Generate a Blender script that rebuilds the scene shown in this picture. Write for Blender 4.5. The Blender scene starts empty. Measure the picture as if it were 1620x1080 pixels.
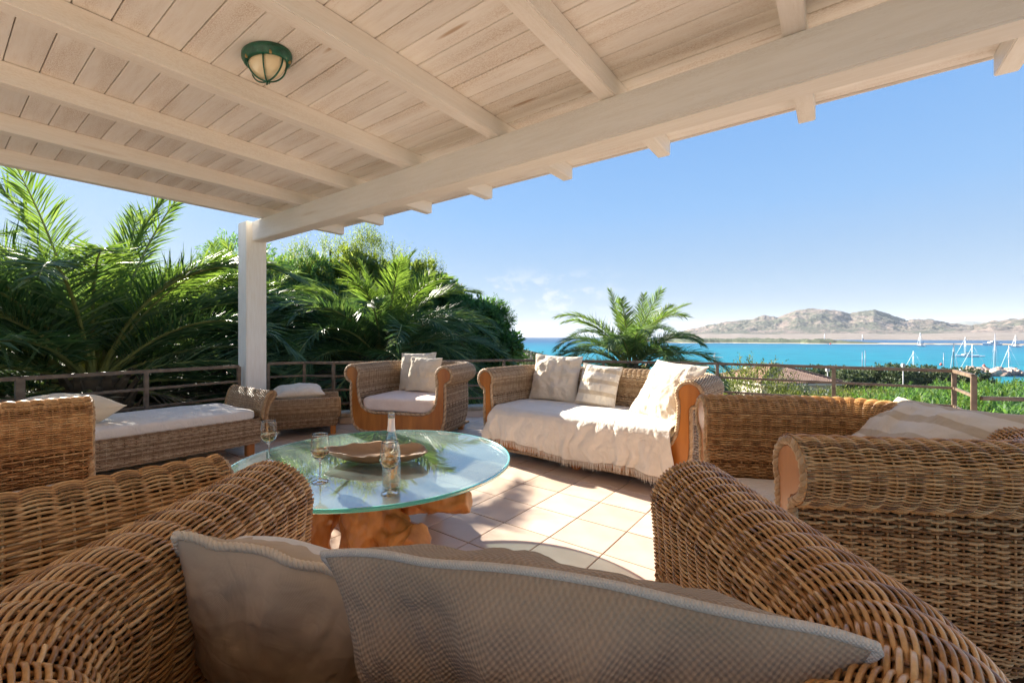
import bpy, bmesh, math, random
import numpy as np
from mathutils import Vector, Matrix, noise as mnoise
random.seed(7); RNG = np.random.default_rng(7)
SC = bpy.context.scene
COL = SC.collection
PI = math.pi
R = math.radians

# ------------------------------------------------------------------ camera, light, exposure
cam_d = bpy.data.cameras.new('camera'); cam = bpy.data.objects.new('camera', cam_d); COL.objects.link(cam)
cam.location = (0, 0, 1.15); cam.rotation_euler = (R(90), 0, 0)
cam_d.sensor_width = 36.0; cam_d.lens = 15.44; cam_d.shift_y = -0.0043
cam_d.clip_start = 0.02; cam_d.clip_end = 80000
SC.camera = cam
SUN_EL, SUN_AZ = R(23.5), R(-44)          # azimuth measured from +Y (the view) towards +X
world = bpy.data.worlds.new('World'); SC.world = world; world.use_nodes = True
SC.view_settings.view_transform = 'Standard'; SC.view_settings.look = 'None'
SC.view_settings.gamma = 1.0; SC.view_settings.use_curve_mapping = False
SC.view_settings.exposure = 2.62
SC.cycles.use_denoising = True
SC.cycles.max_bounces = 12; SC.cycles.diffuse_bounces = 8; SC.cycles.glossy_bounces = 5
SC.cycles.transmission_bounces = 10; SC.cycles.transparent_max_bounces = 24
SC.cycles.caustics_reflective = False; SC.cycles.caustics_refractive = False
SC.cycles.sample_clamp_indirect = 6.0
sun_d = bpy.data.lights.new('sun', 'SUN'); sun = bpy.data.objects.new('sun', sun_d); COL.objects.link(sun)
sun_d.energy = 3.6; sun_d.angle = R(0.53); sun_d.color = (1.0, 0.92, 0.79)
_sd = Vector((math.sin(SUN_AZ)*math.cos(SUN_EL), math.cos(SUN_AZ)*math.cos(SUN_EL), math.sin(SUN_EL)))
sun.rotation_euler = (-_sd).to_track_quat('-Z', 'Y').to_euler()
sun.location = _sd*60

def sky_world():
    nt = world.node_tree; N = nt.nodes; L = nt.links
    for n in list(N): N.remove(n)
    out = N.new('ShaderNodeOutputWorld'); bg = N.new('ShaderNodeBackground')
    sky = N.new('ShaderNodeTexSky'); sky.sky_type = 'NISHITA'; sky.sun_disc = False
    sky.sun_elevation = SUN_EL; sky.sun_rotation = SUN_AZ
    sky.altitude = 20; sky.air_density = 1.0; sky.dust_density = 0.4; sky.ozone_density = 2.2
    # thin cumulus low over the sea
    tc = N.new('ShaderNodeTexCoord'); mp = N.new('ShaderNodeMapping'); mp.inputs['Scale'].default_value = (9, 9, 16)
    L.new(tc.outputs['Generated'], mp.inputs['Vector'])
    no = N.new('ShaderNodeTexNoise'); no.inputs['Scale'].default_value = 2.2; no.inputs['Detail'].default_value = 9; no.inputs['Roughness'].default_value = .62
    L.new(mp.outputs['Vector'], no.inputs['Vector'])
    sep = N.new('ShaderNodeSeparateXYZ'); L.new(tc.outputs['Generated'], sep.inputs[0])
    def mr(src, a, b, c, d):
        m = N.new('ShaderNodeMapRange'); m.interpolation_type = 'SMOOTHSTEP'
        for i, v in zip((1, 2, 3, 4), (a, b, c, d)): m.inputs[i].default_value = v
        L.new(src, m.inputs[0]); return m.outputs[0]
    def mul(a, b):
        m = N.new('ShaderNodeMath'); m.operation = 'MULTIPLY'; L.new(a, m.inputs[0])
        if isinstance(b, float): m.inputs[1].default_value = b
        else: L.new(b, m.inputs[1])
        return m.outputs[0]
    # soft clear-air gradient by elevation, laid over the Nishita sky to even out its range
    gr = N.new('ShaderNodeValToRGB'); ce = gr.color_ramp
    stops = [(.0, (1.35, 1.65, 1.95)), (.10, (1.2, 1.8, 2.55)), (.26, (.83, 1.72, 3.1)), (.48, (.57, 1.45, 3.1)), (1.0, (.42, 1.15, 2.65))]
    while len(ce.elements) < len(stops): ce.elements.new(.5)
    for e, (q, c) in zip(ce.elements, stops): e.position = q; e.color = (*[x/8 for x in c], 1)
    L.new(mr(sep.outputs[2], 0, 1, 0, 1), gr.inputs[0])
    bst = N.new('ShaderNodeMix'); bst.data_type = 'RGBA'; bst.blend_type = 'MULTIPLY'; bst.inputs['Factor'].default_value = 1.0
    L.new(gr.outputs[0], bst.inputs[6]); bst.inputs[7].default_value = (7.5, 7.4, 7.3, 1)
    for n_ in N:
        if n_.type == 'MAP_RANGE': n_.interpolation_type = 'LINEAR'
    mx0 = N.new('ShaderNodeMix'); mx0.data_type = 'RGBA'; mx0.inputs['Factor'].default_value = .94
    L.new(sky.outputs[0], mx0.inputs[6]); L.new(bst.outputs[2], mx0.inputs[7])
    band = mul(mr(sep.outputs[2], .03, .07, 0, 1), mr(sep.outputs[2], .10, .17, 1, 0))
    az = N.new('ShaderNodeMath'); az.operation = 'ARCTAN2'; L.new(sep.outputs[0], az.inputs[0]); L.new(sep.outputs[1], az.inputs[1])
    band = mul(band, mul(mr(az.outputs[0], -.25, -.05, 0, 1), mr(az.outputs[0], .10, .32, 1, 0)))
    cl = mul(mul(mr(no.outputs[0], .50, .64, 0, 1), band), .5)
    mix = N.new('ShaderNodeMix'); mix.data_type = 'RGBA'
    L.new(cl, mix.inputs['Factor'])
    L.new(mx0.outputs[2], mix.inputs[6])
    mix.inputs[7].default_value = CLOUD_COL
    L.new(mix.outputs[2], bg.inputs['Color']); bg.inputs['Strength'].default_value = 0.05
    L.new(bg.outputs[0], out.inputs['Surface'])
CLOUD_COL = (3.4, 3.4, 3.5, 1)
sky_world()

# ------------------------------------------------------------------ helpers
def tag(o, label=None, cat=None, group=None, kind=None):
    if label: o['label'] = label
    if cat: o['category'] = cat
    if group: o['group'] = group
    if kind: o['kind'] = kind
    return o
def empty(name, loc=(0, 0, 0), rz=0.0, **k):
    o = bpy.data.objects.new(name, None); COL.objects.link(o); o.location = loc; o.rotation_euler = (0, 0, rz)
    o.empty_display_size = .1
    return tag(o, **k)
def link(name, me, parent=None, loc=None, **k):
    o = bpy.data.objects.new(name, me); COL.objects.link(o)
    if parent: o.parent = parent
    if loc is not None: o.location = loc
    return tag(o, **k)
def npmesh(name, V, F, mat=None, smooth=True, uv=None):
    """V (n,3), F (m,3|4) arrays -> mesh, fast"""
    V = np.ascontiguousarray(V, np.float32); F = np.ascontiguousarray(F, np.int32)
    me = bpy.data.meshes.new(name); k = F.shape[1]; m = len(F)
    me.vertices.add(len(V)); me.vertices.foreach_set('co', V.ravel())
    me.loops.add(m*k); me.loops.foreach_set('vertex_index', F.ravel())
    me.polygons.add(m); me.polygons.foreach_set('loop_start', np.arange(0, m*k, k, dtype=np.int32))
    me.polygons.foreach_set('use_smooth', np.full(m, smooth, bool))
    if uv is not None:
        l = me.uv_layers.new(name='uv'); l.data.foreach_set('uv', np.ascontiguousarray(uv[F.ravel()], np.float32).ravel())
    if mat: me.materials.append(mat)
    me.update(calc_edges=True); me.validate()
    return me
class MB:
    """collects quads/tris from numpy pieces into one mesh"""
    def __init__(s): s.V = []; s.F = []; s.n = 0
    def add(s, V, F):
        V = np.asarray(V, float); F = np.asarray(F, int)
        if F.shape[1] == 3: F = np.concatenate([F, F[:, 2:3]], 1)
        s.V.append(V); s.F.append(F+s.n); s.n += len(V)
    def box(s, x0, x1, y0, y1, z0, z1):
        V = [(x, y, z) for z in (z0, z1) for y in (y0, y1) for x in (x0, x1)]
        s.add(V, [(0, 2, 3, 1), (4, 5, 7, 6), (0, 1, 5, 4), (2, 6, 7, 3), (0, 4, 6, 2), (1, 3, 7, 5)])
    def mesh(s, name, mat, smooth=True):
        V = np.concatenate(s.V); F = np.concatenate(s.F)
        tri = F[:, 2] == F[:, 3]
        if tri.any():
            me = bpy.data.meshes.new(name)
            fs = [tuple(f[:3]) if t else tuple(f) for f, t in zip(F.tolist(), tri)]
            me.from_pydata(V.tolist(), [], fs); me.polygons.foreach_set('use_smooth', np.full(len(fs), smooth, bool))
            if mat: me.materials.append(mat)
            return me
        return npmesh(name, V, F, mat, smooth)
def grid_faces(n, m, wrap=False, off=0):
    """n rows x m cols of vertices -> quads; wrap closes columns"""
    mm = m if wrap else m-1
    i, j = np.meshgrid(np.arange(n-1), np.arange(mm), indexing='ij')
    j2 = (j+1) % m
    return np.stack([i*m+j, i*m+j2, (i+1)*m+j2, (i+1)*m+j], -1).reshape(-1, 4)+off
def frames(P, closed=False):
    P = np.asarray(P, float)
    T = np.roll(P, -1, 0)-np.roll(P, 1, 0) if closed else np.gradient(P, axis=0)
    T /= np.linalg.norm(T, axis=1, keepdims=True)+1e-12
    a = np.array([0, 0, 1.0]) if abs(T[0, 2]) < .9 else np.array([1.0, 0, 0])
    U = np.zeros_like(T); u = a-T[0]*(a@T[0]); u /= np.linalg.norm(u); U[0] = u
    for i in range(1, len(T)):
        u = U[i-1]-T[i]*(U[i-1]@T[i]); u /= np.linalg.norm(u)+1e-12; U[i] = u
    return T, U, np.cross(T, U)
def tube(P, rad, K=6, closed=False, caps=True):
    P = np.asarray(P, float); n = len(P)
    T, U, W = frames(P, closed)
    rad = np.broadcast_to(np.asarray(rad, float), (n,))
    a = np.arange(K)*2*PI/K
    V = P[:, None]+rad[:, None, None]*(np.cos(a)[None, :, None]*U[:, None]+np.sin(a)[None, :, None]*W[:, None])
    V = V.reshape(-1, 3)
    F = grid_faces(n, K, True)
    if closed:
        j = np.arange(K); F = np.concatenate([F, np.stack([(n-1)*K+j, (n-1)*K+(j+1) % K, (j+1) % K, j], -1)])
    elif caps:
        V = np.concatenate([V, P[:1], P[-1:]]); j = np.arange(K); c0 = n*K
        F = np.concatenate([F, np.stack([np.full(K, c0), (j+1) % K, j, j], -1), np.stack([np.full(K, c0+1), (n-1)*K+j, (n-1)*K+(j+1) % K, (n-1)*K+(j+1) % K], -1)])
    return V, F
def resample(P, step, closed=False):
    P = np.asarray(P, float)
    if closed: P = np.concatenate([P, P[:1]])
    d = np.r_[0, np.cumsum(np.linalg.norm(np.diff(P, axis=0), axis=1))]
    n = max(2, int(round(d[-1]/step))+1); t = np.linspace(0, d[-1], n)
    Q = np.stack([np.interp(t, d, P[:, k]) for k in range(P.shape[1])], -1)
    return Q[:-1] if closed else Q
def rope(mb, P, Rr, twist, nst=3, K=5, closed=False, step=None):
    """nst strands twisted round the polyline P; overall radius Rr, one turn every twist metres"""
    P = resample(P, step or twist/5, closed); T, U, W = frames(P, closed)
    d = np.r_[0, np.cumsum(np.linalg.norm(np.diff(P, axis=0), axis=1))]
    for k in range(nst):
        a = d/twist*2*PI+k*2*PI/nst
        Q = P+Rr*.5*(np.cos(a)[:, None]*U+np.sin(a)[:, None]*W)
        mb.add(*tube(Q, Rr*.56, K, False, True))
def lathe(prof, n=24):
    prof = np.asarray(prof, float); a = np.arange(n)*2*PI/n
    V = np.stack([prof[:, 0, None]*np.cos(a), prof[:, 0, None]*np.sin(a), np.broadcast_to(prof[:, 1, None], (len(prof), n))], -1).reshape(-1, 3)
    return V, grid_faces(len(prof), n, True)
def prism(poly, y0, y1, bevel=0.0):
    """2D outline (x,z) extruded along y -> bmesh"""
    bm = bmesh.new()
    vs = [bm.verts.new((p[0], y0, p[1])) for p in poly]
    f = bm.faces.new(vs)
    r = bmesh.ops.extrude_face_region(bm, geom=[f])
    bmesh.ops.translate(bm, verts=[g for g in r['geom'] if isinstance(g, bmesh.types.BMVert)], vec=(0, y1-y0, 0))
    bmesh.ops.recalc_face_normals(bm, faces=bm.faces)
    if bevel: bmesh.ops.bevel(bm, geom=[e for e in bm.edges if e.calc_face_angle(0) > .6], offset=bevel, segments=2, affect='EDGES')
    return bm
def bm_mesh(name, bm, mat, smooth=False):
    bmesh.ops.triangulate(bm, faces=[f for f in bm.faces if len(f.verts) > 4])
    me = bpy.data.meshes.new(name); bm.to_mesh(me); bm.free()
    if mat: me.materials.append(mat)
    me.polygons.foreach_set('use_smooth', np.full(len(me.polygons), smooth, bool))
    return me
def bevel_box(name, sx, sy, sz, mat, b=.006, seg=2, org=(0, 0, 0)):
    bm = bmesh.new(); bmesh.ops.create_cube(bm, size=1)
    for v in bm.verts: v.co = Vector((v.co.x*sx, v.co.y*sy, v.co.z*sz))+Vector(org)
    bmesh.ops.bevel(bm, geom=bm.edges[:], offset=b, segments=seg, affect='EDGES')
    return bm_mesh(name, bm, mat)
def fbm(p, o=4):
    return mnoise.fractal(Vector(p), 1.0, 2.0, o)

# ------------------------------------------------------------------ materials
def newmat(name):
    m = bpy.data.materials.new(name); m.use_nodes = True
    nt = m.node_tree; p = nt.nodes['Principled BSDF']
    return m, nt, p
def ramp(nt, src, stops):
    r = nt.nodes.new('ShaderNodeValToRGB'); e = r.color_ramp.elements
    while len(e) < len(stops): e.new(.5)
    for k, (pos, c) in enumerate(stops): e[k].position = pos; e[k].color = (*c, 1)
    nt.links.new(src, r.inputs[0]); return r.outputs[0]
def coord(nt, scale=(1, 1, 1), kind='Object'):
    t = nt.nodes.new('ShaderNodeTexCoord'); m = nt.nodes.new('ShaderNodeMapping'); m.inputs['Scale'].default_value = scale
    nt.links.new(t.outputs[kind], m.inputs[0]); return m.outputs[0]
def noise(nt, vec, scale, detail=5, rough=.55, dist=0):
    n = nt.nodes.new('ShaderNodeTexNoise'); n.inputs['Scale'].default_value = scale; n.inputs['Detail'].default_value = detail
    n.inputs['Roughness'].default_value = rough; n.inputs['Distortion'].default_value = dist
    if vec is not None: nt.links.new(vec, n.inputs['Vector'])
    return n.outputs[0]
def mix(nt, fac, a, b, mode='MIX'):
    m = nt.nodes.new('ShaderNodeMix'); m.data_type = 'RGBA'; m.blend_type = mode
    for s, v in ((m.inputs['Factor'], fac), (m.inputs[6], a), (m.inputs[7], b)):
        if isinstance(v, (int, float)): s.default_value = v
        elif isinstance(v, tuple): s.default_value = (*v, 1)
        else: nt.links.new(v, s)
    return m.outputs[2]
def math_(nt, op, a, b=None):
    m = nt.nodes.new('ShaderNodeMath'); m.operation = op
    for s, v in zip(m.inputs, (a, b)):
        if v is None: continue
        if isinstance(v, (int, float)): s.default_value = v
        else: nt.links.new(v, s)
    return m.outputs[0]
def bump(nt, p, h, strength=.3, dist=.01):
    b = nt.nodes.new('ShaderNodeBump'); b.inputs['Strength'].default_value = strength; b.inputs['Distance'].default_value = dist
    nt.links.new(h, b.inputs['Height']); nt.links.new(b.outputs[0], p.inputs['Normal'])
def mat_noise(name, c1, c2, scale=8, rough=.6, stretch=(1, 1, 1), bmp=.15, bscale=60, spec=.4, mid=.5, w=.25, rnd=0.0):
    m, nt, p = newmat(name); v = coord(nt, stretch)
    c = ramp(nt, noise(nt, v, scale), [(mid-w, c1), (mid+w, c2)])
    if rnd:
        oi = nt.nodes.new('ShaderNodeObjectInfo')
        k = nt.nodes.new('ShaderNodeMapRange'); k.inputs[3].default_value = 1-rnd; k.inputs[4].default_value = 1+rnd
        nt.links.new(oi.outputs['Random'], k.inputs[0]); 
        cb = nt.nodes.new('ShaderNodeCombineColor')
        for i in range(3): nt.links.new(k.outputs[0], cb.inputs[i])
        c = mix(nt, 1.0, c, cb.outputs[0], 'MULTIPLY')
    nt.links.new(c, p.inputs['Base Color']); p.inputs['Roughness'].default_value = rough; p.inputs['Specular IOR Level'].default_value = spec
    if bmp: bump(nt, p, noise(nt, v, bscale, 4), bmp, .004)
    return m
def mat_wicker(name, cols, rough=.42, spec=.5):
    """each strand its own tone (random per mesh island) with lengthwise mottling"""
    m, nt, p = newmat(name)
    g = nt.nodes.new('ShaderNodeNewGeometry'); v = coord(nt)
    n1 = noise(nt, v, 22, 4, .7); n2 = noise(nt, v, 150, 2)
    f = math_(nt, 'ADD', math_(nt, 'MULTIPLY', g.outputs['Random Per Island'], .55), math_(nt, 'MULTIPLY', n1, .8))
    f = math_(nt, 'SUBTRACT', math_(nt, 'ADD', f, math_(nt, 'MULTIPLY', n2, .35)), .38)
    nt.links.new(ramp(nt, f, cols), p.inputs['Base Color'])
    p.inputs['Roughness'].default_value = rough; p.inputs['Specular IOR Level'].default_value = spec
    return m
def mat_leaf(name, cols, scale=3, trans=.35, rough=.45, spec=.35, tcol=None, orand=.14):
    m, nt, p = newmat(name); g = nt.nodes.new('ShaderNodeNewGeometry')
    oi = nt.nodes.new('ShaderNodeObjectInfo')
    n1 = noise(nt, coord(nt), scale, 3)
    f = math_(nt, 'ADD', math_(nt, 'MULTIPLY', g.outputs['Random Per Island'], .5), math_(nt, 'MULTIPLY', n1, .6))
    f = math_(nt, 'ADD', math_(nt, 'SUBTRACT', f, .17), math_(nt, 'MULTIPLY', oi.outputs['Random'], orand))
    c = ramp(nt, f, cols); nt.links.new(c, p.inputs['Base Color'])
    p.inputs['Roughness'].default_value = rough; p.inputs['Specular IOR Level'].default_value = spec
    t = nt.nodes.new('ShaderNodeBsdfTranslucent')
    tc = mix(nt, 1.0, c, tcol or (1.35, 1.5, .7), 'MULTIPLY'); nt.links.new(tc, t.inputs['Color'])
    ms = nt.nodes.new('ShaderNodeMixShader'); ms.inputs[0].default_value = trans
    nt.links.new(p.outputs[0], ms.inputs[1]); nt.links.new(t.outputs[0], ms.inputs[2])
    nt.links.new(ms.outputs[0], nt.nodes['Material Output'].inputs['Surface'])
    return m
def mat_cloth(name, c1, c2, pitch=.0012, asp=1.0, warp=0.0, rough=.9, bstr=.25, stripes=None, weave_c=0.0, soft=.03, blotch=7, crumple=0.0):
    """plain-weave cloth in object space: fine crossed threads + soft tone, optional stripes along x"""
    m, nt, p = newmat(name); v = coord(nt)
    sep = nt.nodes.new('ShaderNodeSeparateXYZ'); nt.links.new(v, sep.inputs[0])
    k = PI/pitch
    ux, uy = sep.outputs[0], sep.outputs[1]
    if warp:
        w1 = math_(nt, 'MULTIPLY', math_(nt, 'SUBTRACT', noise(nt, v, 9, 4), .5), warp); w2 = math_(nt, 'MULTIPLY', math_(nt, 'SUBTRACT', noise(nt, coord(nt, (1.7, 1.7, 1.7)), 11, 4), .5), warp)
        ux = math_(nt, 'ADD', ux, w1); uy = math_(nt, 'ADD', uy, w2)
    sx = math_(nt, 'SINE', math_(nt, 'MULTIPLY', ux, k/asp)); sy = math_(nt, 'SINE', math_(nt, 'MULTIPLY', uy, k))
    h = math_(nt, 'MULTIPLY', sx, sy)
    c = ramp(nt, noise(nt, v, blotch, 4), [(.3, c1), (.7, c2)])
    if stripes:
        per, cs = stripes
        s = math_(nt, 'SINE', math_(nt, 'MULTIPLY', sep.outputs[1], 2*PI/per))
        r = ramp(nt, s, [(.45, (0, 0, 0)), (.55, (1, 1, 1))]); c = mix(nt, r, c, cs)
    if weave_c:
        hh = ramp(nt, math_(nt, 'ADD', math_(nt, 'MULTIPLY', h, .5), math_(nt, 'MULTIPLY', noise(nt, v, 350, 2), 1.0)), [(.15, (1-weave_c,)*3), (.85, (1+weave_c*.6,)*3)])
        c = mix(nt, 1.0, c, hh, 'MULTIPLY')
    nt.links.new(c, p.inputs['Base Color']); p.inputs['Roughness'].default_value = rough; p.inputs['Specular IOR Level'].default_value = .15
    p.inputs['Sheen Weight'].default_value = .15
    b1 = nt.nodes.new('ShaderNodeBump'); b1.inputs['Strength'].default_value = bstr; b1.inputs['Distance'].default_value = pitch*.7
    nt.links.new(math_(nt, 'ADD', h, math_(nt, 'MULTIPLY', noise(nt, v, 60, 5), 1.2)), b1.inputs['Height'])
    if crumple:      # soft creases that run across the cloth
        cr = math_(nt, 'ABSOLUTE', math_(nt, 'SUBTRACT', noise(nt, coord(nt, (1, .45, 1)), 10, 3, .5, 1.2), .5))
        cr2 = math_(nt, 'ABSOLUTE', math_(nt, 'SUBTRACT', noise(nt, coord(nt, (.5, 1, .5)), 17, 3, .5, .8), .5))
        b2 = nt.nodes.new('ShaderNodeBump'); b2.inputs['Strength'].default_value = crumple; b2.inputs['Distance'].default_value = .03
        nt.links.new(math_(nt, 'ADD', math_(nt, 'MINIMUM', cr, .12), math_(nt, 'MULTIPLY', math_(nt, 'MINIMUM', cr2, .10), .5)), b2.inputs['Height']); nt.links.new(b1.outputs[0], b2.inputs['Normal']); nt.links.new(b2.outputs[0], p.inputs['Normal'])
    else: nt.links.new(b1.outputs[0], p.inputs['Normal'])
    return m

M = {}
# whitewashed timber: grain along the local x axis
def mat_timber(name, base, dark, stain, stretch=(1, 9, 9), amt=.5, rough=.6, bs=.08, kn=.75):
    m, nt, p = newmat(name); v = coord(nt, stretch); oi = nt.nodes.new('ShaderNodeObjectInfo')
    ofs = nt.nodes.new('ShaderNodeVectorMath'); ofs.operation = 'ADD'; nt.links.new(v, ofs.inputs[0])
    sc = math_(nt, 'MULTIPLY', oi.outputs['Random'], 57.0); cb = nt.nodes.new('ShaderNodeCombineXYZ')
    for i in range(3): nt.links.new(sc, cb.inputs[i])
    nt.links.new(cb.outputs[0], ofs.inputs[1]); v = ofs.outputs[0]
    g = noise(nt, v, 6, 7, .65, .4)
    c = ramp(nt, g, [(.3, dark), (.6, base)])
    blot = ramp(nt, noise(nt, v, .9, 3, .5, .2), [(.45, (0, 0, 0)), (.66, (1, 1, 1))])
    speck = ramp(nt, noise(nt, coord(nt, (14, 42, 42)), 5, 7, .78), [(.42, (0, 0, 0)), (.66, (1, 1, 1))])
    f = math_(nt, 'MULTIPLY', blot, speck)
    vo = nt.nodes.new('ShaderNodeTexVoronoi'); vo.inputs['Scale'].default_value = kn; nt.links.new(v, vo.inputs['Vector'])
    f = math_(nt, 'ADD', f, ramp(nt, vo.outputs['Distance'], [(.045, (1, 1, 1)), (.10, (0, 0, 0))]))
    crk = ramp(nt, noise(nt, coord(nt, tuple(x*2.2 for x in stretch)), 2.3, 3, .5), [(.492, (0, 0, 0)), (.5, (.55, .55, .55)), (.508, (0, 0, 0))])
    f = math_(nt, 'ADD', f, math_(nt, 'MULTIPLY', crk, ramp(nt, noise(nt, coord(nt), 3, 2), [(.55, (0, 0, 0)), (.65, (1, 1, 1))])))
    f = math_(nt, 'MINIMUM', f, 1.0)
    c = mix(nt, math_(nt, 'MULTIPLY', f, amt), c, stain)
    k = nt.nodes.new('ShaderNodeMapRange'); k.inputs[3].default_value = .93; k.inputs[4].default_value = 1.05
    nt.links.new(oi.outputs['Random'], k.inputs[0]); cc = nt.nodes.new('ShaderNodeCombineColor')
    for i in range(3): nt.links.new(k.outputs[0], cc.inputs[i])
    c = mix(nt, 1.0, c, cc.outputs[0], 'MULTIPLY')
    nt.links.new(c, p.inputs['Base Color']); p.inputs['Roughness'].default_value = rough; p.inputs['Specular IOR Level'].default_value = .35
    bump(nt, p, g, bs, .002)
    return m
M['board'] = mat_timber('whitewashed_board', (.90, .865, .81), (.84, .785, .715), (.44, .28, .155), amt=.8, bs=.03)
M['beam'] = mat_timber('painted_beam', (.90, .86, .80), (.84, .79, .715), (.50, .36, .23), stretch=(.7, 7, 7), amt=.3, rough=.5)
M['post'] = mat_timber('painted_post', (.86, .83, .77), (.79, .74, .66), (.55, .42, .28), stretch=(7, 7, .7), amt=.25, rough=.5)
M['deck'] = mat_noise('roof_felt', (.2, .18, .16), (.26, .23, .2), 5)
M['tile'] = mat_noise('floor_tile', (.58, .435, .33), (.69, .555, .455), 5, .32, bmp=.06, bscale=30, spec=.45, rnd=.15)
M['grout'] = mat_noise('grout', (.07, .045, .03), (.13, .085, .06), 40, .9)
M['stone'] = mat_noise('kerb_stone', (.30, .23, .16), (.56, .47, .36), 9, .8, bmp=.5, bscale=25, rnd=.15)
M['rail'] = mat_noise('weathered_rail', (.075, .047, .031), (.23, .165, .11), 14, .45, bmp=.2, bscale=90, spec=.5)
M['rattan'] = mat_wicker('rattan_strand', [(.15, (.22, .095, .025)), (.46, (.53, .275, .092)), (.85, (.76, .49, .225))], .32, .6)
M['rattan_pale'] = mat_wicker('bleached_rattan', [(.18, (.28, .17, .085)), (.5, (.44, .295, .165)), (.85, (.60, .45, .29))], .45, .4)
M['seagrass'] = mat_wicker('seagrass_strand', [(.15, (.17, .073, .022)), (.46, (.42, .215, .08)), (.85, (.64, .41, .195))], .5, .35)
M['seagrass_pale'] = mat_wicker('bleached_seagrass', [(.2, (.22, .13, .07)), (.5, (.42, .29, .175)), (.85, (.62, .48, .33))], .6, .3)
M['core'] = mat_noise('shaded_gap_core', (.06, .028, .010), (.11, .053, .02), 30, .9, spec=.1)  # backing behind the strands, coloured dark so the weave gaps look shaded
M['core_pale'] = mat_noise('shaded_core', (.20, .12, .06), (.30, .19, .105), 30, .9, spec=.1)  # paler backing for bleached wicker, gap shade again put into the colour
M['braid'] = mat_wicker('braided_trim', [(.2, (.22, .125, .055)), (.5, (.40, .25, .12)), (.85, (.56, .39, .22))], .5, .4)
M['honey'] = mat_noise('honey_wood', (.27, .080, .012), (.58, .225, .042), 9, .30, (1, 1, .16), .08, 40, .5)
M['root'] = mat_noise('teak_root', (.20, .065, .016), (.74, .36, .11), 6, .30, (1, 1, .25), .6, 30, .5, w=.20)
M['bowl'] = mat_noise('carved_bowl_wood', (.17, .095, .05), (.50, .34, .20), 6, .55, (.4, 1, 1), .12, 30)
M['linen'] = mat_cloth('cream_linen', (.66, .575, .46), (.74, .655, .54), .0015, crumple=.5)
M['sheet'] = mat_cloth('white_sheet', (.70, .655, .59), (.76, .71, .645), .001, bstr=.15, crumple=.55)
M['pinkish'] = mat_cloth('pale_pink_cover', (.74, .61, .54), (.82, .70, .63), .001, bstr=.15, crumple=.35)
M['diag'] = mat_cloth('textured_cream', (.70, .60, .46), (.80, .70, .56), .007, bstr=.5, weave_c=.10)
M['stripe'] = mat_cloth('striped_linen', (.70, .635, .54), (.75, .69, .60), .0015, stripes=(.115, (.56, .47, .355)), crumple=.45)
M['damask'] = mat_cloth('damask', (.74, .62, .44), (.80, .69, .52), .0012)
M['burlap'] = mat_cloth('burlap', (.34, .25, .165), (.44, .33, .225), .0027, 1.5, .006, bstr=.5, weave_c=.13)
M['brushed'] = mat_cloth('brushed_cotton', (.46, .35, .235), (.54, .42, .29), .001, bstr=.2, crumple=.25)
M['piping'] = mat_cloth('piping', (.60, .52, .42), (.68, .60, .50), .002, bstr=.6)
M['cord'] = mat_cloth('cord', (.66, .53, .37), (.74, .62, .46), .0015)
M['brass'] = mat_noise('zip_brass', (.30, .20, .07), (.45, .32, .13), 60, .4)
M['red_cloth'] = mat_cloth('red_print', (.75, .62, .60), (.50, .16, .18), .002, blotch=60)

# ------------------------------------------------------------------ the terrace: house axes E1 (along the beam) and E2 (outwards)
E1 = np.array([.803, -.596]); E2 = np.array([.596, .803]); HRZ = math.atan2(-.596, .803)
BEAM0 = (-2.95, 5.13)
TERR = [(-3.45, 5.30), (-3.30, 5.90), (-2.85, 6.14), (-2.35, 6.02), (-.12, 6.72), (1.35, 6.40), (2.75, 5.90), (4.72, 4.56), (4.30, 3.95), (7.2, 3.3), (7.2, -4), (-8.8, -4)]
def inside(p, poly):
    x, y = p; c = False; n = len(poly)
    for i in range(n):
        (x1, y1), (x2, y2) = poly[i], poly[(i+1) % n]
        if (y1 > y) != (y2 > y) and x < (x2-x1)*(y-y1)/(y2-y1)+x1: c = not c
    return c
def terrace():
    fl = empty('terrace_floor', (0, 0, 0), HRZ, kind='structure')
    bm = bmesh.new()
    c, s = math.cos(-HRZ), math.sin(-HRZ)
    pts = [(x*c-y*s, x*s+y*c) for x, y in TERR]
    f = bm.faces.new([bm.verts.new((x, y, -2.9)) for x, y in pts])
    r = bmesh.ops.extrude_face_region(bm, geom=[f]); bmesh.ops.translate(bm, verts=[g for g in r['geom'] if isinstance(g, bmesh.types.BMVert)], vec=(0, 0, 2.894))
    bmesh.ops.recalc_face_normals(bm, faces=bm.faces)
    link('grout_bed', bm_mesh('grout_bed', bm, M['grout']), fl)
    P = .331; gap = .006
    tm = bevel_box('tile', P-gap, P-gap, .012, M['tile'], .002, 1, (0, 0, -.006))
    cells = []
    for i in range(-40, 40):
        for j in range(-30, 40):
            x = -1.335+(i+.5)*P; y = 1.83+(j+.5)*P
            w = E1*x+E2*y
            if inside(w, TERR) and w[1] > -3.5: cells.append((math.hypot(w[0]-.15, w[1]-3.1), x, y))
    cells.sort()
    rest = MB()
    for k, (d, x, y) in enumerate(cells):
        z = random.uniform(-.0008, .0008)
        if k < 300:
            o = link('tile', tm, fl, (x, y, z))
        else:
            h = (P-gap)/2; rest.box(x-h, x+h, y-h, y+h, -.012, z)
    o = link('tile_field', rest.mesh('tile_field', M['tile'], False), fl, kind='stuff')
terrace()

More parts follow.
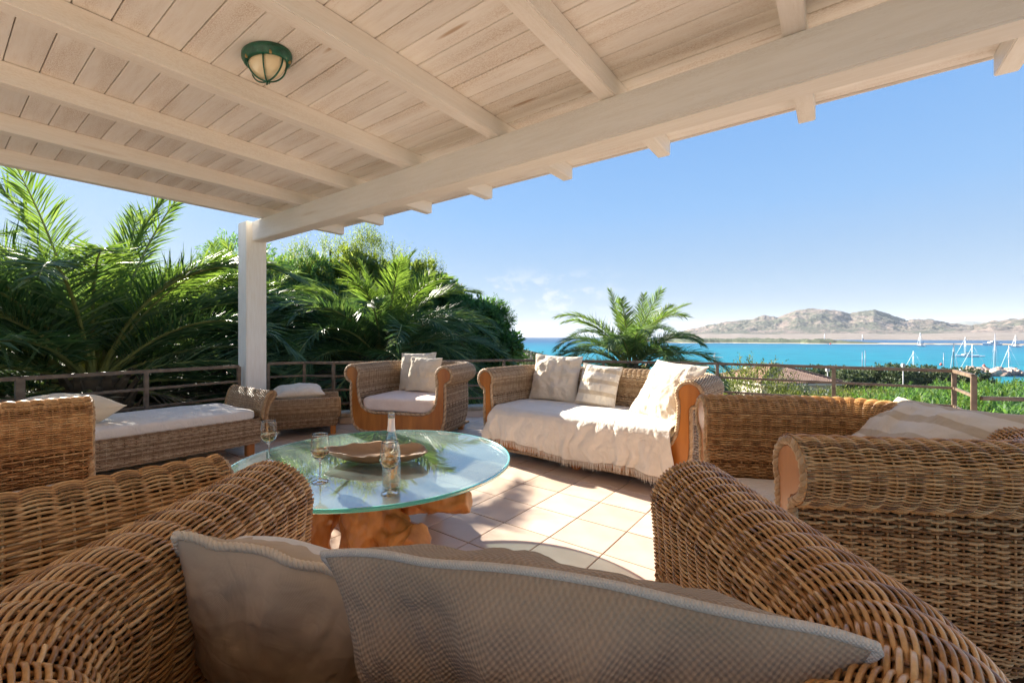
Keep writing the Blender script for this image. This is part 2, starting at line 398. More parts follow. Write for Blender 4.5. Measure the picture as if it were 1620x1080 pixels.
def kerb():
    k = empty('kerb', (0, 0, 0), kind='structure')
    line = [(-6.9, -.6)]+TERR[:9]+[(7.0, 3.32)]
    C = np.array([0, 1.5])
    for (a, b) in zip(line[:-1], line[1:]):
        a = np.array(a); b = np.array(b); L = np.linalg.norm(b-a); t = (b-a)/L; n = np.array([t[1], -t[0]])
        if n@(C-a) < 0: n = -n
        x = 0.0
        while x < L-.02:
            w = min(random.uniform(.38, .62), L-x)
            if L-x-w < .2: w = L-x
            dep = .34+random.uniform(-.03, .03)
            mid = a+t*(x+w/2)+n*(dep/2-.05)
            me = bevel_box('stone', w-.012, dep, .05+random.uniform(-.008, .008), M['stone'], .012, 2)
            for v in me.vertices:
                q = v.co*7; v.co += Vector((fbm(q+Vector((x*9, 1, 2)))*.012, fbm(q+Vector((3, x*7, 2)))*.015, fbm(q+Vector((1, 1, x*5)))*.008))
            o = link('stone', me, k, (mid[0], mid[1], .115)); o.rotation_euler = (0, 0, math.atan2(t[1], t[0]))
            rz = bevel_box('riser_tile', w-.004, dep-.05, .088, M['tile'], .002, 1)
            o = link('riser_tile', rz, k, (mid[0], mid[1], .045)); o.rotation_euler = (0, 0, math.atan2(t[1], t[0]))
            x += w
kerb()

# ------------------------------------------------------------------ roof
def roof():
    rf = empty('terrace_roof', (BEAM0[0], BEAM0[1], 0), HRZ, label='white painted timber roof over the terrace with exposed rafters, planks and one square post', cat='roof')
    def beam(name, x0, x1, y0, y1, z0, z1, mat, b=.006):
        sx, sy, sz = x1-x0, y1-y0, z1-z0
        return link(name, bevel_box(name, sx, sy, sz, mat, b), rf, ((x0+x1)/2, (y0+y1)/2, (z0+z1)/2))
    beam('post', -.43, -.20, -.06, .17, 0, 2.53, M['post'], .008)
    beam('main_beam', -.197, 9.0, 0, .155, 2.295, 2.528, M['beam'], .008)
    rx = [0.0, .849, 1.70, 2.57, 3.47, 4.31, 5.22, 6.09, 6.96, 7.83]
    for x in rx:
        o = link('rafter', bevel_box('rafter', 5.80, .092, .118, M['beam'], .005), rf, (x+.046, 1.04-2.90, 2.53+.059))
        o.rotation_euler = (0, 0, PI/2)
    y = 1.055; P = .137
    row = 0
    while y > -4.7:
        w = P-.0045
        xs = [-.06]+([rx[random.choice((3, 4, 5, 6))]+.046] if row % 2 else [rx[random.choice((2, 7, 8))]+.046])+[8.6]
        for a, b in zip(xs[:-1], xs[1:]):
            me = bevel_box('board', b-a-.003, w, .02, M['board'], .003, 1)
            o = link('board', me, rf, ((a+b)/2, y-w/2, 2.648+.011+random.uniform(-.0012, .0012)))
        y -= P; row += 1
    beam('edge_strip', -.07, 8.62, 1.058, 1.078, 2.640, 2.70, M['beam'], .004)
    beam('side_strip', -.085, -.063, -4.7, 1.056, 2.640, 2.70, M['beam'], .004)
    beam('roof_covering', -.07, 8.62, -4.75, 1.056, 2.674, 2.72, M['deck'], .004)
roof()

def lamp():
    t = empty('ceiling_lamp', (-1.30, 2.33, 2.648), HRZ+R(12), label='green oval bulkhead lamp with ribbed glass and wire guard fixed to the planks', cat='lamp')
    m, nt, p = newmat('green_enamel'); v = coord(nt)
    c = ramp(nt, noise(nt, v, 25, 6, .7), [(.35, (.006, .055, .032)), (.62, (.015, .13, .075)), (.72, (.25, .28, .22))])
    nt.links.new(c, p.inputs['Base Color']); p.inputs['Roughness'].default_value = .38; bump(nt, p, noise(nt, v, 60, 5), .3, .003)
    g, nt, p = newmat('lamp_glass'); p.inputs['Base Color'].default_value = (.95, .80, .52, 1); p.inputs['Roughness'].default_value = .18
    p.inputs['Transmission Weight'].default_value = .12; p.inputs['Subsurface Weight'].default_value = .0
    A, B = .142, .098
    def ring(prof, n=40):
        a = np.arange(n)*2*PI/n; prof = np.array(prof)
        V = np.stack([(A+prof[:, 0, None])*np.cos(a), (B+prof[:, 0, None])*np.sin(a), np.broadcast_to(prof[:, 1, None], (len(prof), n))], -1).reshape(-1, 3)
        return V, grid_faces(len(prof), n, True)
    mb = MB(); mb.add(*ring([(-.03, 0), (0, 0), (.004, -.006), (.003, -.026), (-.004, -.03), (-.006, -.044), (-.018, -.052), (-.026, -.05), (-.03, -.03), (-.03, 0)]))
    link('base_ring', mb.mesh('base_ring', m), t)
    mb = MB(); n, k = 40, 26; V = []
    for i in range(k):
        f = i/(k-1)*PI/2; rr = math.cos(f)+.012*math.sin(i*PI/1.0); q = 1+(.012 if i % 2 else -.006)
        for j in range(n):
            a = j*2*PI/n; V.append(((A-.028)*math.cos(a)*max(math.cos(f), .01)*q, (B-.028)*math.sin(a)*max(math.cos(f), .01)*q, -.045-.085*math.sin(f)*q))
    mb.add(V, grid_faces(k, n, True)); link('glass_dome', mb.mesh('glass_dome', g), t)
    for a in (0, PI/3, 2*PI/3):
        f = np.linspace(0, PI, 24)
        P = np.stack([(A-.02)*math.cos(a)*np.cos(f), (B-.02)*math.sin(a)*np.cos(f)+0*f, -.046-.098*np.sin(f)], -1) if a else np.stack([(A-.02)*np.cos(f), 0*f, -.046-.098*np.sin(f)], -1)
        mb = MB(); mb.add(*tube(P, .0042, 6)); link('guard_bar', mb.mesh('guard_bar', m), t)
    mb = MB(); mb.add(*tube([(0, 0, -.14), (0, 0, -.162)], .004, 6)); link('guard_stud', mb.mesh('guard_stud', m), t)
    for a in (.5, 2.6, 4.4, 5.6):
        mb = MB(); mb.add(*tube([((A-.008)*math.cos(a), (B-.008)*math.sin(a), -.04), ((A-.008)*math.cos(a), (B-.008)*math.sin(a), -.055)], .006, 8)); link('screw', mb.mesh('screw', M['brass']), t)
lamp()

def railing(label, pts, posts, thick=(), levels=(.82, .64, .455, .27), z0=.12):
    t = empty('railing', (pts[0][0], pts[0][1], 0), label=label, cat='railing', group='rusty metal railings round the terrace')
    ox, oy = pts[0]
    for z in levels:
        for a, b in zip(pts[:-1], pts[1:]):
            L = math.hypot(b[0]-a[0], b[1]-a[1]); s = .034 if z == levels[0] else .026
            o = link('rail', bevel_box('rail', L, s, s, M['rail'], .004, 2), t, ((a[0]+b[0])/2-ox, (a[1]+b[1])/2-oy, z-s/2))
            o.rotation_euler = (0, 0, math.atan2(b[1]-a[1], b[0]-a[0]))
    for k, (x, y) in enumerate(posts):
        j = min(range(len(pts)-1), key=lambda q: abs(math.hypot(pts[q][0]-x, pts[q][1]-y)+math.hypot(pts[q+1][0]-x, pts[q+1][1]-y)-math.hypot(pts[q][0]-pts[q+1][0], pts[q][1]-pts[q+1][1])))
        s = .055 if k in thick else .036
        h = levels[0]-.018-z0
        o = link('post', bevel_box('post', s, s+.002, h, M['rail'], .004, 2), t, (x-ox, y-oy, z0+h/2))
        o.rotation_euler = (0, 0, math.atan2(pts[j+1][1]-pts[j][1], pts[j+1][0]-pts[j][0]))
railing('rusty metal railing left of the white post, behind the long daybed', [(-6.5, -.43), (-4.124, 3.68), (-3.24, 5.21)], [(-5.2, 1.82), (-4.124, 3.68), (-3.69, 4.43), (-3.24, 5.21)], (1,))
railing('long rusty metal railing right of the white post, behind armchair and far sofa', [(-3.18, 5.73), (-2.83, 5.98), (-2.39, 5.88), (-.12, 6.55), (1.3, 6.24), (2.68, 5.73), (4.53, 4.5), (4.09, 3.89)],
        [(-3.18, 5.73), (-2.83, 5.98), (-2.39, 5.88), (-.12, 6.55), (1.3, 6.24), (2.68, 5.73), (3.70, 5.05), (4.53, 4.5), (4.09, 3.89)])
railing('single low rusty rail at the right edge, leading off from the corner post', [(4.12, 3.86), (6.9, 3.25)], [(6.9, 3.25)], (), (.63,))

# ------------------------------------------------------------------ wicker
class Path:
    """plan path as a polyline with rounded corners; N is to the left of the travel direction"""
    def __init__(s, pts, rad=.0, step=.01):
        pts = [np.array(p, float) for p in pts]; out = [pts[0]]
        for a, b, c in zip(pts[:-2], pts[1:-1], pts[2:]):
            u = (a-b)/np.linalg.norm(a-b); w = (c-b)/np.linalg.norm(c-b)
            if rad <= 0: out.append(b); continue
            p0 = b+u*rad; p1 = b+w*rad; cen = b+(u+w)*rad
            for k in range(13):
                f = k/12*PI/2; out.append(cen-w*rad*math.cos(f)-u*rad*math.sin(f))
        out.append(pts[-1])
        s.P = resample(out, step); d = np.linalg.norm(np.diff(s.P, axis=0), axis=1); s.S = np.r_[0, np.cumsum(d)]; s.L = s.S[-1]
        T = np.gradient(s.P, axis=0); T /= np.linalg.norm(T, axis=1, keepdims=True); s.N = np.stack([-T[:, 1], T[:, 0]], -1)
    def at(s, q):
        P = np.stack([np.interp(q, s.S, s.P[:, k]) for k in (0, 1)], -1); N = np.stack([np.interp(q, s.S, s.N[:, k]) for k in (0, 1)], -1)
        return P, N/np.linalg.norm(N, axis=1, keepdims=True)
def profile(pts, pitch):
    Q = resample(pts, pitch); T = np.gradient(Q, axis=0); T /= np.linalg.norm(T, axis=1, keepdims=True)+1e-12
    return Q, np.stack([T[:, 1], -T[:, 0]], -1), T
def weave(mb, path, prof, pitch, band, amp, a, b, K=4, spb=4, jit=.0, s0=0.0, s1=None, stake=0.0):
    """strands along the path, over and under hoops every `band`; a,b half width/thickness of a strand"""
    s1 = path.L if s1 is None else s1
    nb = max(2, int(round((s1-s0)/band))); s = np.linspace(s0, s1, nb*spb+1); ph = (s-s0)/(s1-s0)*nb*PI
    P, N = path.at(s); Q, NN, TT = profile(prof, pitch); J, I = len(Q), len(s)
    Q = Q.copy()
    sgn = np.where(np.arange(J) % 2, 1.0, -1.0)
    off = amp*np.sin(ph[None]+PI/2)*sgn[:, None]
    off = np.sign(off)*np.abs(off/amp)**.8*amp
    if jit:
        off = off+RNG.normal(0, jit*.6, (J, I))
        sh = RNG.normal(0, jit, (J, 1))+np.cumsum(RNG.normal(0, jit*.25, (J, I)), 1)*.3
    else: sh = np.zeros((J, I))
    d = Q[:, 0, None]+NN[:, 0, None]*off+TT[:, 0, None]*sh; z = Q[:, 1, None]+NN[:, 1, None]*off+TT[:, 1, None]*sh
    ang = np.arange(K)*2*PI/K+PI/K*0; ca, sa = np.cos(ang), np.sin(ang)
    wj = a*(1+RNG.normal(0, .08, J))
    dd = d[:, :, None]+NN[:, None, 0, None]*b*sa+TT[:, None, 0, None]*wj[:, None, None]*ca
    zz = z[:, :, None]+NN[:, None, 1, None]*b*sa+TT[:, None, 1, None]*wj[:, None, None]*ca
    X = P[None, :, 0, None]+N[None, :, 0, None]*dd; Y = P[None, :, 1, None]+N[None, :, 1, None]*dd
    V = np.stack([X, Y, zz], -1).reshape(-1, 3)
    f = grid_faces(I, K, True)
    F = (f[None]+(np.arange(J)*I*K)[:, None, None]).reshape(-1, 4)
    mb.add(V, F)
    if stake:
        qs = np.linspace(s0, s1, nb+1); PP, NP = path.at(qs); Qs = resample(prof, max(pitch*2.5, .012))
        for k in range(nb+1):
            mb.add(*tube(np.stack([PP[k, 0]+NP[k, 0]*Qs[:, 0], PP[k, 1]+NP[k, 1]*Qs[:, 0], Qs[:, 1]], -1), stake, 4, caps=False))
def sweep(path, prof, ds=.04, off=0.0, s0=0, s1=None):
    s1 = path.L if s1 is None else s1
    s = np.linspace(s0, s1, max(2, int((s1-s0)/ds))+1); P, N = path.at(s); Q, NN, _ = profile(prof, .03); Q = Q+NN*off
    V = np.stack([P[:, None, 0]+N[:, None, 0]*Q[None, :, 0], P[:, None, 1]+N[:, None, 1]*Q[None, :, 0], np.broadcast_to(Q[None, :, 1], (len(s), len(Q)))], -1).reshape(-1, 3)
    return V, grid_faces(len(s), len(Q))

ZR, RR = .731, .104
P_OUT = [(-.065, .085), (-.025, .13), (.003, .22), (.012, .36), (.008, .635)]
P_ROLL = [(RR*math.cos(R(f)), ZR+RR*math.sin(R(f))) for f in range(-82, 175, 6)]+[(-.095, .66), (-.091, .585)]
P_IN = [(-.091, .583), (-.089, .45), (-.10, .28)]
def arch(W, o=0.0):
    """outline of the carved front, right half then mirrored; o pushes it outwards"""
    c = W/2; r = .080+o
    h = [(c-.20, .085-o), (c-.10, .10-o), (c-.035+o, .15), (c-.008+o, .24), (c+.002+o, .36), (c+.002+o, .5), (c+.000+o, .615)]
    h += [(c+r*math.cos(R(f)), ZR+r*math.sin(R(f))) for f in range(-78, 222, 12)]
    h += [(c-.064-o, .62), (c-.070-o, .52), (c-.085-o*.9, .43), (c-.12-o*.7, .36), (c-.18-o*.4, .312+o*.7), (c-.27, .285+o)]
    return h+[(-x, z) for x, z in reversed(h)]
def sofa(name, label, cat, loc, rz, W, D, lod, mats, group=None, s_in=None):
    t = empty(name, (loc[0], loc[1], 0), rz, label=label, cat=cat, group=group)
    roll_m, grass_m, core_m = mats
    c = W/2; path = Path([(-c, 0), (-c, D), (c, D), (c, 0)], .27)
    pr = dict(pitch=(.0046, .0055, .0078)[lod], band=(.046, .047, .047)[lod], amp=(.0054, .0056, .0056)[lod], a=(.0030, .0035, .0048)[lod], b=(.0025, .0028, .0032)[lod], K=(6, 4, 4)[lod], spb=(6, 4, 4)[lod], jit=.0004)
    mb = MB(); weave(mb, path, P_ROLL, **pr, stake=.003); link('rolled_rim', mb.mesh('rolled_rim', roll_m), t)
    pg = dict(pitch=(.0085, .0085, .011)[lod], band=(.034, .034, .040)[lod], amp=.0048, a=(.0052, .0052, .0064)[lod], b=.0026, K=4, spb=(4, 4, 3)[lod], jit=.0013)
    mb = MB(); weave(mb, path, P_OUT, **pg, stake=.004); link('outer_weave', mb.mesh('outer_weave', grass_m), t)
    mb = MB(); weave(mb, path, P_IN, **pg, stake=.004); link('inner_weave', mb.mesh('inner_weave', grass_m), t)
    mb = MB(); mb.add(*sweep(path, P_OUT, off=-.009)); mb.add(*sweep(path, P_ROLL, off=-.012)); mb.add(*sweep(path, P_IN, off=-.009))
    link('core', mb.mesh('core', core_m), t)
    mb = MB(); Pq, Nq = path.at(np.linspace(.01, path.L-.01, 200))
    rope(mb, np.stack([Pq[:, 0]+Nq[:, 0]*.018, Pq[:, 1]+Nq[:, 1]*.018, np.full(200, .628)], -1), .012, .05, 2, 5)
    rope(mb, np.stack([Pq[:, 0]-Nq[:, 0]*.094, Pq[:, 1]-Nq[:, 1]*.094, np.full(200, .584)], -1), .007, .04, 2, 4)
    link('seam_braid', mb.mesh('seam_braid', grass_m), t)
    link('front_panel', bm_mesh('front_panel', prism(arch(W), -.004, .03, .006), M['honey']), t)
    mb = MB(); A = np.array(arch(W, .012)); rope(mb, np.stack([A[:, 0], np.full(len(A), .002), A[:, 1]], -1), .0165, .062, 3, 6, True)
    link('edge_braid', mb.mesh('edge_braid', M['braid'] if lod < 2 else grass_m), t)
    mb = MB(); mb.box(-c+.09, c-.09, .03, D-.08, .20, .29); mb.box(-c+.05, c-.05, .05, D-.02, .075, .095); link('seat_frame', mb.mesh('seat_frame', core_m, False), t)
    for x in ((-c+.13, c-.13) if W < 1.5 else (-c+.13, 0, c-.13)):
        for y in (.09, D-.1):
            bm = bmesh.new(); bmesh.ops.create_cone(bm, cap_ends=True, segments=4, radius1=.045, radius2=.062, depth=.10)
            bmesh.ops.rotate(bm, verts=bm.verts, cent=(0, 0, 0), matrix=Matrix.Rotation(PI/4, 3, 'Z')); bmesh.ops.bevel(bm, geom=bm.edges[:], offset=.006, segments=2, affect='EDGES')
            link('leg', bm_mesh('leg', bm, M['honey']), t, (x, y, .05))
    return t
def puff(name, a, b, c, mat, e=.28, ez=.45, amp=.006, nu=56, nv=28, seed=0, **k):
    """soft box (superellipsoid) with wrinkles"""
    f = lambda w, p: math.copysign(abs(w)**p, w)
    V = []
    for i in range(nv):
        ph = -PI/2+PI*i/(nv-1)
        for j in range(nu):
            th = 2*PI*j/nu; cp = f(math.cos(ph), ez)
            x, y, z = a*cp*f(math.cos(th), e), b*cp*f(math.sin(th), e), c*f(math.sin(ph), ez)
            w = fbm((x*5+seed, y*5, z*9), 3)*amp; n = Vector((x/a, y/b, z/c)).normalized()
            V.append((x+n.x*w, y+n.y*w, z+n.z*w))
    o = link(name, npmesh(name, V, grid_faces(nv, nu, True), mat), **k); return o
def seat(label, t, W, D, mat, z0=.29, h=.155, extra=0, group=None):
    o = puff('seat_cushion', W/2-.098, (D-.09)/2, h/2, mat, .16, .36, .008, 96, 32, seed=t.location.x, label=label, cat='cushion', group=group)
    o.matrix_world = Matrix.Translation(t.location) @ Matrix.Rotation(t.rotation_euler.z, 4, 'Z') @ Matrix.Translation((0, (D-.09)/2+.012, z0+h/2)); return o
GOLD = (M['rattan'], M['seagrass'], M['core']); PALE = (M['rattan_pale'], M['seagrass_pale'], M['core_pale'])
A_NEAR = sofa('wicker_armchair', 'nearest brown wicker armchair with wide rolled arms, two cushions in front of the lens', 'armchair', (-.075, 1.10), R(180), 1.06, .77, 0, GOLD)
S_LEFT = sofa('wicker_sofa', 'brown wicker sofa at the left edge with white seat, its back turned to the view', 'sofa', (-1.50, 1.735), R(141.5), 1.87, .80, 1, GOLD)
A_RIGHT = sofa('wicker_armchair', 'brown wicker armchair at the right, side on, striped pillow leaning inside', 'armchair', (.955, 1.885), R(-98.6), 1.0, .85, 1, GOLD)
S_FAR = sofa('wicker_sofa', 'pale wicker sofa covered by a fringed white throw, facing the glass table', 'sofa', (.51, 3.77), R(-37.6), 1.95, .82, 2, PALE)
A_FAR = sofa('wicker_armchair', 'pale wicker armchair with orange wood front and two cream pillows beyond the table', 'armchair', (-1.29, 4.90), R(-16.9), 1.16, .86, 2, PALE)
seat('white seat cushion inside the nearest wicker armchair, below the burlap cushion', A_NEAR, 1.06, .77, M['sheet'])
seat('white seat cushion of the wicker sofa at the left edge', S_LEFT, 1.87, .80, M['sheet'], h=.17)
seat('white seat cushion in the wicker armchair at the right', A_RIGHT, 1.0, .85, M['sheet'])
seat('white seat cushion hidden under the fringed throw on the far sofa', S_FAR, 1.95, .82, M['sheet'])
seat('plump pale pink seat cushion of the armchair with the orange wood front', A_FAR, 1.16, .86, M['pinkish'], h=.185)

# ------------------------------------------------------------------ pillows
def pillow(name, label, cen, right, up, w, h, th, mat, pipe=None, pipe_r=.005, seed=0, wr=.010, pinch=.12, pinch_y=None, plump=.55, group=None, n=64, cat='cushion', sag=0.0, radial=0.0, ropey=False, gap=None):
    rt = Vector(right).normalized(); u = Vector(up); u = (u-rt*u.dot(rt)).normalized(); nn = rt.cross(u)
    g = np.linspace(-1, 1, n); g = np.sign(g)*np.abs(g)**.85
    def pt(x, y, sd):
        ex = 1-pinch*(1-x*x)*0.0
        bx = x*(1-pinch*(1-y*y)*.55*abs(x)**2); by = y*(1-(pinch if pinch_y is None else pinch_y)*(1-x*x)*.55*abs(y)**2)
        prof = ((1-abs(x)**2.4)*(1-abs(y)**2.4))**plump
        q = (bx*1.7+seed, by*1.7+seed*.3, sd*3.1)
        wz = fbm(q, 4)*wr*1.5*min(1, prof*2+.15)
        rr = math.hypot(x, y); an = math.atan2(y, x)
        edge = max(0, min(1, (max(abs(x), abs(y))-.35)/.5))*(1-max(abs(x), abs(y))**8)
        wz += radial*edge*fbm((an*3.2+seed, sd, 3.3), 3)
        z = sd*(th/2*prof+wz)
        if sag: by += sag*(fbm((x*1.6+seed, 0, 9), 2)-.3*(1-x*x))*max(0, y)**2; z += sag*.5*fbm((x*1.5, seed, 4), 2)*max(0, y)**2
        return (bx*w/2, by*h/2, z)
    V = [pt(x, y, 1) for y in g for x in g]+[pt(x, y, -1) for y in g for x in g]
    f = grid_faces(n, n); F = np.concatenate([f, f[:, ::-1]+n*n])
    o = link(name, npmesh(name, V, F, mat), label=label, cat=cat, group=group)
    o.matrix_world = Matrix(((rt.x, u.x, nn.x, cen[0]), (rt.y, u.y, nn.y, cen[1]), (rt.z, u.z, nn.z, cen[2]), (0, 0, 0, 1)))
    if pipe:
        k = np.linspace(-1, 1, 40)[:-1]
        ed = [(a, -1) for a in k]+[(1, a) for a in k]+[(-a, 1) for a in k]+[(-1, -a) for a in k]
        E = [0.5*(np.array(pt(a, b, 1))+np.array(pt(a, b, -1))) for a, b in ed]
        mb = MB()
        if ropey: rope(mb, E, pipe_r, pipe_r*3.2, 3, 6, True, pipe_r*.5)
        else: mb.add(*tube(resample(E, .008, True), pipe_r, 8, True))
        link('piping', mb.mesh('piping', pipe), o)
    return o
def local(t, x, y, z):
    return Matrix.Rotation(t.rotation_euler.z, 4, 'Z') @ Vector((x, y, z)) + Vector(t.location)
def ldir(t, x, y, z):
    return Matrix.Rotation(t.rotation_euler.z, 4, 'Z') @ Vector((x, y, z))
def sofa_pillow(t, label, x, y, z, w, h, th, mat, lean=18, roll=0, yaw=0, **k):
    """stands on the seat, leaning back; x,y,z is its lower middle in the sofa's frame"""
    rot = Matrix.Rotation(R(yaw), 4, 'Z') @ Matrix.Rotation(R(-lean), 4, 'X') @ Matrix.Rotation(R(roll), 4, 'Y')
    r = rot @ Vector((1, 0, 0)); u = rot @ Vector((0, 0, 1)); c = Vector((x, y, z))+u*h/2*(abs(math.cos(R(roll)))+.35*abs(math.sin(R(roll))))
    return pillow('pillow', label, local(t, *c), ldir(t, *r), ldir(t, *u), w, h, th, mat, **k)
sofa_pillow(S_FAR, 'large plain cream pillow at the left end of the pale wicker sofa', -.58, .60, .475, .56, .50, .17, M['linen'], lean=16, roll=2, yaw=6, seed=3, wr=.022, radial=.014)
sofa_pillow(S_FAR, 'small striped cream pillow, middle one of three on the far sofa', -.07, .55, .475, .42, .42, .13, M['stripe'], lean=20, roll=4, yaw=2, seed=8, wr=.012, pipe=M['linen'], pipe_r=.004)
pillow('pillow', 'large cream pillow tilted against the right arm of the far sofa', local(S_FAR, .66, .46, .70), ldir(S_FAR, .86, -.42, -.05), ldir(S_FAR, .50, .36, .75), .56, .56, .18, M['linen'], seed=5, wr=.016, radial=.012)
sofa_pillow(A_FAR, 'plain cream pillow, rear one of two in the armchair with the orange wood front', -.10, .62, .48, .50, .48, .13, M['linen'], lean=12, roll=-2, seed=11, wr=.012)
sofa_pillow(A_FAR, 'diagonally textured cream pillow, front one of two in the pale armchair', .03, .50, .475, .46, .44, .12, M['diag'], lean=16, roll=1, yaw=-4, seed=13, wr=.010)
sofa_pillow(A_RIGHT, 'striped linen pillow lying back in the armchair at the right', -.02, .47, .455, .66, .58, .16, M['stripe'], lean=45, roll=-3, seed=17, wr=.020, radial=.016, pipe=M['linen'], pipe_r=.005)
sofa_pillow(S_LEFT, 'red and white print pillow just showing at the left edge of the photo', .62, .40, .47, .42, .38, .12, M['red_cloth'], lean=20, roll=0, seed=19)
pillow('burlap_cushion', 'big grey brown burlap cushion with pale piping right in front of the lens', (.066, .588, .648), (.596, -.19, 0), (-.06, -.34, .94), .655, .42, .26, M['burlap'], pipe=M['piping'], pipe_r=.0055, seed=23, wr=.014, radial=.034, n=120, sag=.02, pinch=.42, pinch_y=-.30, plump=.62)
pc = pillow('cotton_cushion', 'beige cotton cushion with twisted cord edge and open zip, behind the burlap cushion', (-.370, .790, .607), (.96, .05, -.25), (-.25, -.42, .87), .42, .42, .20, M['brushed'], pipe=M['cord'], pipe_r=.0075, seed=29, wr=.009, radial=.012, n=100, ropey=True, sag=.07, pinch=.12, pinch_y=-.05, plump=.6)
def zip_gap():
    mb = MB(); P = [(-.13+.09*k/9, .178-.010*math.sin(k/9*PI), -.035-.012*math.sin(k/9*PI)) for k in range(10)]
    mb.add(*tube(P, .0035, 6)); link('zip', mb.mesh('zip', M['brass']), pc)
    mb = MB(); n = 26; V = []
    for i in range(n):
        f = i/(n-1); x = -.15+.30*f
        for j in range(9):
            g = j/8; lift = .010*math.sin(f*PI*1.0)*(1+.6*math.sin(f*9))
            V.append((x, .192-.012*abs(2*f-1)**3-.045*g*g+lift*(1-g)-.006, -.012-.062*g-lift*.6))
    mb.add(V, grid_faces(n, 9)); o = link('zip_flap', mb.mesh('zip_flap', M['sheet']), pc)
    s = o.modifiers.new('thickness', 'SOLIDIFY'); s.thickness = .004
zip_gap()

def throw():
    t = tag(bpy.data.objects.new('throw_blanket', None), 'creased white cotton throw with fringed edge draped over the far sofa seat', 'throw'); COL.objects.link(t)
    t.location = S_FAR.location; t.rotation_euler = S_FAR.rotation_euler
    nu, nv = 170, 130; V = np.zeros((nv, nu, 3))
    top_y, edge = .70, .025
    path = resample([(.72, .470), (.40, .474), (.10, .470), (.03, .462), (-.012, .440), (-.028, .40), (-.034, .32), (-.040, .22), (-.048, .10)], .01)
    d = np.linspace(0, 1, len(path))
    for j in range(nv):
        v = j/(nv-1)
        for i in range(nu):
            u = i/(nu-1); uu = 2*u-1
            bot = .16+.03*math.sin(u*9)-.115*max(0, u-.72)**1.2*3 - .02*u
            y = np.interp(v, d, path[:, 0]); z = np.interp(v, d, path[:, 1])
            hang = max(0, (.44-z)/.34); hang = min(1, hang)
            if hang > 0: z = .44-(.44-bot)*hang
            half = .855+.075*hang
            x = uu*half-.01+.02*math.sin(v*7)*(hang)
            # folds: sharp-ish ridges that open out as the cloth hangs
            wp = fbm((x*2, z*3, 11), 3)*.12; w1 = fbm(((x+wp+.25*z)*4.2, z*1.1, 3), 3); w2 = fbm(((x+wp)*11+z*5, z*3, 7), 3)
            fold = (abs(w1)*1.5-.30)*.072+w2*.012
            y += -(fold+.020)*hang**.6-.012*hang
            if abs(uu) > .9 and hang > .05: y += -.02*hang; 
            top = 1-min(1, hang*4)
            z += top*(fbm((x*3+y*2, y*7, 1), 4)*.0045+.006) - .0*hang
            x += hang*w2*.01
            V[j, i] = (x, y-.014, z+.006)
    o = link('cloth', npmesh('cloth', V.reshape(-1, 3), grid_faces(nv, nu), M['sheet']), t)
    s = o.modifiers.new('thickness', 'SOLIDIFY'); s.thickness = .003
    mb = MB()
    e = V[-1]
    for k in range(300):
        q = k/299*(nu-1); i = int(q); f = q-i; p = e[i]*(1-f)+e[min(i+1, nu-1)]*f
        L = random.uniform(.05, .07); a, b = random.uniform(-.010, .010), random.uniform(-.010, .006)
        mb.add(*tube([p, p+np.array([a*.3, b, -L*.5]), p+np.array([a, b*1.4, -L])], [.0028, .0024, .0012], 4))
    link('fringe', mb.mesh('fringe', M['sheet']), t, kind='stuff')
throw()

